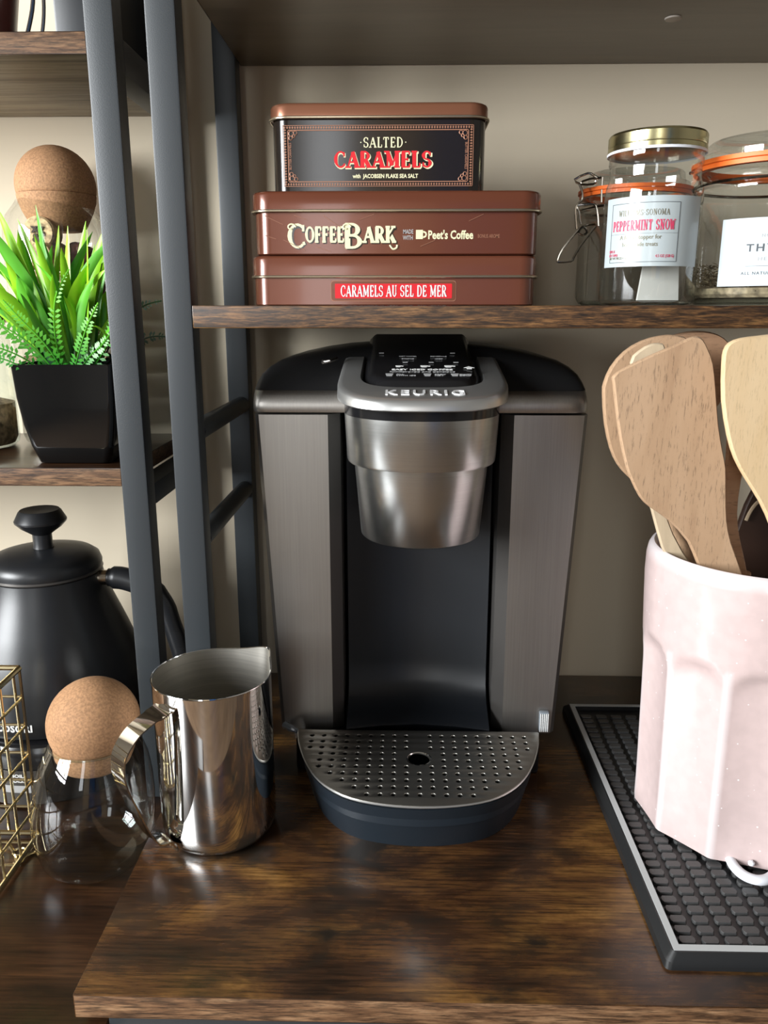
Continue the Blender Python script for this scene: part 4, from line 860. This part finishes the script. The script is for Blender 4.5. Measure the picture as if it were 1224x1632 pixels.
# front leaves traced by reach: (tip dx, tip dy, tip z, width, arch)
tips = [(-.052, -.030, .432, .013, .012), (-.040, .000, .430, .012, .006), (-.045, -.02, .445, .012, .010), (-.060, -.030, .418, .012, .010), (-.066, -.02, .405, .012, .012), (-.068, -.035, .392, .014, .015),
        (-.024, .002, .4480, .013, .002), (-.030, -.01, .438, .009, .004), (-.018, -.02, .425, .008, .008), (-.008, -.015, .418, .010, .008), (.004, -.01, .432, .013, .000), (.010, .01, .438, .010, .002),
        (.018, .00, .430, .011, .002), (.032, .00, .441, .013, .002), (.038, .01, .435, .012, .004), (.040, -.01, .425, .010, .010), (.024, -.03, .404, .014, .010), (.036, -.025, .402, .013, .006), (.030, -.035, .395, .010, .008),
        (.044, .00, .415, .010, .012), (.010, -.03, .415, .009, .014), (-.010, -.035, .405, .009, .012), (-.035, -.035, .405, .012, .012), (-.055, -.035, .385, .012, .016), (-.075, -.02, .372, .012, .018), (-.078, -.01, .400, .011, .012),
        (.046, .015, .400, .011, .008), (-.046, .02, .425, .010, .008), (-.015, .02, .435, .010, .004), (.022, .02, .425, .010, .004), (-.080, .0, .385, .012, .016), (.00, -.035, .398, .008, .01), (-.062, .01, .420, .010, .01), (-.028, -.035, .395, .013, .010), (.014, -.02, .400, .010, .004)]
for i, (dx, dy, z, wd, ar) in enumerate(tips):
    base = (ptx+.012*math.cos(i*2.4)-.002, pty+.010*math.sin(i*2.4)-.008, .3195)
    sd = (math.cos(i*1.7)*.45+.9, math.sin(i*1.7)*.6)
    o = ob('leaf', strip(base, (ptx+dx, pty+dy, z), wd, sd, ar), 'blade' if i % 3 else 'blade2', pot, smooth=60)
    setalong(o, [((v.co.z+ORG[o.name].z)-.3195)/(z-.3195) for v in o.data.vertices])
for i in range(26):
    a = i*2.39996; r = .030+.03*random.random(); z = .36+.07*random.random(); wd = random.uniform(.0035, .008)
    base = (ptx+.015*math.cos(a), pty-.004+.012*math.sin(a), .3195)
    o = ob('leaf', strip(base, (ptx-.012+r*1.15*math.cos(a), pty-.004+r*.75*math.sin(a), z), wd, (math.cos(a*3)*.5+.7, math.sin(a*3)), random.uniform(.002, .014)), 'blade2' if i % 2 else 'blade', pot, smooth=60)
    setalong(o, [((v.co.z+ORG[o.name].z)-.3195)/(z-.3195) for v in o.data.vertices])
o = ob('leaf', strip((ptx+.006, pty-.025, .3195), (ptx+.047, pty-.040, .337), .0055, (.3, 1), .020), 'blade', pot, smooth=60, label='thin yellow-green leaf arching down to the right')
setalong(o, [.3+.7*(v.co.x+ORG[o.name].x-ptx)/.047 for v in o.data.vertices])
def frond(pts, wd, n):
    P = smoothpath(pts, 8); V, F = tube(P, .0006, 5); V = list(V); F = list(F); al = [0.5]*len(V)
    L_ = len(P)
    for k in range(n):
        u = (k+1.5)/(n+1.5); i = min(int(u*(L_-1)), L_-2); p = P[i]; d = (P[i+1]-P[i]).normalized(); lat = d.cross(Vector((0, -1, .25))).normalized(); wv = wd*math.sin(PI*min(1, .22+u*.78))**.7
        for s in (-1, 1):
            a = p; tip = p+lat*s*wv+d*wv*.45; m1 = p+lat*s*wv*.55+d*wv*.55; m2 = p+lat*s*wv*.55-d*wv*.02
            q = len(V); V += [a, m2, tip, m1]; F.append((q, q+1, q+2, q+3)); al += [u]*4
    return (V, F), al
fr = [([(-.004, -.024, .3195), (-.022, -.030, .345), (-.044, -.036, .362), (-.064, -.04, .372)], .0062, 20), ([(.002, -.026, .3195), (-.010, -.032, .345), (-.026, -.036, .365), (-.036, -.038, .378)], .0058, 18),
      ([(-.010, -.02, .3195), (-.034, -.03, .338), (-.056, -.034, .345), (-.075, -.036, .340)], .0050, 18), ([(.006, -.028, .3195), (.016, -.036, .340), (.026, -.040, .360), (.036, -.042, .376)], .0058, 18),
      ([(.008, -.028, .3195), (.022, -.034, .336), (.034, -.038, .345), (.044, -.040, .356)], .0055, 16), ([(.010, -.01, .3195), (.030, -.015, .345), (.042, -.02, .370), (.048, -.02, .395)], .0060, 18),
      ([(-.002, -.02, .3195), (-.004, -.028, .350), (.000, -.030, .380), (.012, -.03, .400)], .0055, 20), ([(-.012, -.012, .3195), (-.040, -.02, .352), (-.066, -.025, .372), (-.085, -.03, .378)], .0058, 20),
      ([(-.010, -.026, .3195), (-.030, -.034, .330), (-.048, -.036, .336), (-.066, -.038, .330)], .0045, 14), ([(.012, 0, .3195), (.030, .005, .35), (.050, .008, .372), (.068, .008, .378)], .0060, 16), ([(.012, .004, .3195), (.034, .008, .34), (.056, .010, .350), (.072, .010, .350)], .0058, 14)]
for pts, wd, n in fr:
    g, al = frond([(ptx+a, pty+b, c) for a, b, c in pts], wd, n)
    me_o = ob('fern_frond', g, 'fernshade' if pts[-1][0] > .06 else 'fern', pot, smooth=0)
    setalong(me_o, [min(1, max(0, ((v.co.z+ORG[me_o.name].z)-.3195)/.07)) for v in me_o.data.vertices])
# ------------------------------------------------------------------ kettle
kx, ky = -.3110, .6600
kt = thing('electric_kettle', 'matte black gooseneck electric kettle on its base at the left', 'kettle', (kx, ky, ZL))
KT = lambda p: lathe(p, kx, ky, 72)
ob('kettle_body', KT([(0, .0262), (.0660, .0262), (.0745, .0280), (.0765, .0330), (.0768, .045), (.0755, .060), (.0715, .078), (.0655, .095), (.0605, .108), (.0550, .122), (.0505, .134), (.0478, .145), (.0470, .1495), (.0455, .1500)]), 'kettle', kt, smooth=50)
ob('lid_seam', KT([(.0468, .1500), (.0478, .1512), (.0466, .1528)]), 'chamfer', kt)
ld = ob('kettle_lid', KT([(0, .150), (.0440, .1520), (.0470, .1530), (.0474, .1570), (.0455, .1625), (.040, .1665), (.030, .1690), (.018, .1705), (.0095, .1710), (0, .1712)]), 'kettle', kt, smooth=50)
ob('lid_knob', KT([(0, .1705), (.0085, .1712), (.0080, .1740), (.0080, .1835), (.0100, .1850), (.0170, .1900), (.0212, .1945), (.0214, .1960), (.0175, .2035), (.0160, .2050), (.010, .2045), (0, .2040)]), 'kettle', ld, smooth=30)
ob('kettle_base', KT([(0, ZL+.0005), (.078, ZL+.0005), (.0815, ZL+.003), (.0820, ZL+.010), (.0812, ZL+.040), (.0800, .0225), (.0775, .0250), (0, .0255)]), 'blackplastic', kt, smooth=50)
cpz = -.004
ob('touch_panel', cylpatch(kx, ky, .0822, -.50, .22, -.0270, .0040, 12), 'chamfer', kt)
for s, z in (('BOIL', -.0005), ('BLACK', -.0050)): ob('lettering', on_cyl(text(s, .0042, .0105, .00012), kx, ky, .0826, -.04, z), 'white', kt, smooth=0)
ob('button', cylpatch(kx, ky, .0824, -.20, .08, -.0160, -.0095, 8), 'greyprint', kt)
ob('lettering', on_cyl(text('COSORI', .0085, .0310, .0003, 1.05), kx, ky, .0770, -.065, .0392), 'white', kt, smooth=0)
ob('handle_collar', tube([(-.2660, ky, .1440), (-.2560, ky, .1440)], .0066, 24), 'kettlering', kt)
ob('handle_bracket', tube([(-.2700, ky, .1440), (-.2655, ky, .1440)], .0072, 20), 'kettle', kt)
ob('kettle_handle', tube([(-.2562, ky, .1440), (-.2450, ky, .1435), (-.2330, ky, .1400), (-.2180, ky, .1330), (-.2080, ky, .1180), (-.2030, ky, .1000), (-.1975, ky, .0790), (-.1930, ky, .0560), (-.1945, ky, .045)], [.0080, .0100, .0100, .0092, .0085, .0082, .0085, .0090, .0070], 20, 4), 'kettle', kt)
ob('gooseneck_spout', tube([(-.375, ky, .045), (-.395, ky, .050), (-.405, ky, .075), (-.408, ky, .11), (-.418, ky, .145), (-.440, ky, .155)], [.009, .0075, .006, .005, .0045], 16, 4), 'kettle', kt)
# ------------------------------------------------------------------ gold wire basket
bk = thing('wire_basket', 'gold wire basket cut off by the left edge beside the kettle', 'basket', (-.36, .49, ZL))
BX = -.2835; BY0, BY1 = .395, .5400; BXL = -.42; zt = .1140; zb = ZL+.004
for k in range(7):
    z = zb+(zt-zb)*k/6; r = .0021 if k in (0, 6) else .0011; o_ = 0 if k in (0, 6) else -.0015
    ob('side_wire', tube([(BX+.0015, BY1-.001, z), (BX+.0015, BY0, z)], r, 8), 'gold', bk)
    ob('rear_wire', tube([(BX+.001, BY1, z), (BXL, BY1, z)], r, 8), 'gold', bk)
for k in range(6):
    y = BY1-.003-k*.0250
    for s in (-.0012, .0012) if k == 0 else (0,): ob('upright_wire', tube([(BX+s*1.6, y+s, zt), (BX+s*1.6, y+s, zb-.002)], .0011, 8), 'gold', bk)
for k in range(1, 6): ob('upright_wire', tube([(BX-k*.0225, BY1+.001, zt), (BX-k*.0225, BY1+.001, zb)], .0011, 8), 'gold', bk)
for k in range(5): ob('bottom_wire', tube([(BX, BY1-.012-k*.026, zb), (BXL, BY1-.012-k*.026, zb)], .0011, 8), 'gold', bk)
ob('basket_foot', tube([(BX+.001, BY1-.03, zb), (BX+.006, BY1-.02, ZL+.0015), (BX+.012, BY1-.024, ZL+.0015)], .0014, 8, 3), 'gold', bk)
ob('basket_foot', tube([(BX-.018, BY1-.012, zb), (BX-.008, BY1-.022, ZL+.0018), (BX+.000, BY1-.034, ZL+.0018)], .0014, 8, 3), 'gold', bk)
ob('basket_hook', tube([(BX-.004+.0045*math.cos(a), BY1-.022+.0045*math.sin(a), ZL+.0035) for a in [k*PI/6 for k in range(12)]], .0009, 6, closed=True), 'gold', bk)
# ------------------------------------------------------------------ items on the top left board
bxk = thing('black_box', 'black box standing at the right end of the top left board', 'box', (-.2350, .665, .5533))
ob('box_body', box(-.2525, -.2165, .640, .760, .5534, .640), 'recess', bxk, bevel=.002)
ob('box_lid', box(-.2530, -.2160, .6395, .7605, .6402, .652), 'blackplastic', bxk, bevel=.002)
rp = thing('red_pot', 'dark red glazed pot at the top left corner', 'pot', (-.3150, .650, .5533))
ob('pot_body', lathe([(0, .5535), (.022, .5535), (.026, .5555), (.0285, .575), (.034, .61), (.036, .63), (.034, .63), (.026, .60)], -.3150, .650, 40), 'redpot', rp)
ws = thing('wire_stand', 'two curved thin dark stems standing next to the dark red pot', 'stand', (-.277, .66, .5533))
ob('stem', tube([(-.2770, .640, .5545), (-.2715, .640, .568), (-.2665, .640, .585), (-.264, .640, .61)], .0016, 8, 4), 'wire', ws)
ob('stem', tube([(-.2705, .650, .5545), (-.2660, .650, .568), (-.2630, .650, .585), (-.262, .650, .61)], .0014, 8, 4), 'kettlering', ws)
ob('stem_base', box(-.279, -.262, .636, .656, .5534, .5548), 'wire', ws, bevel=.0004)
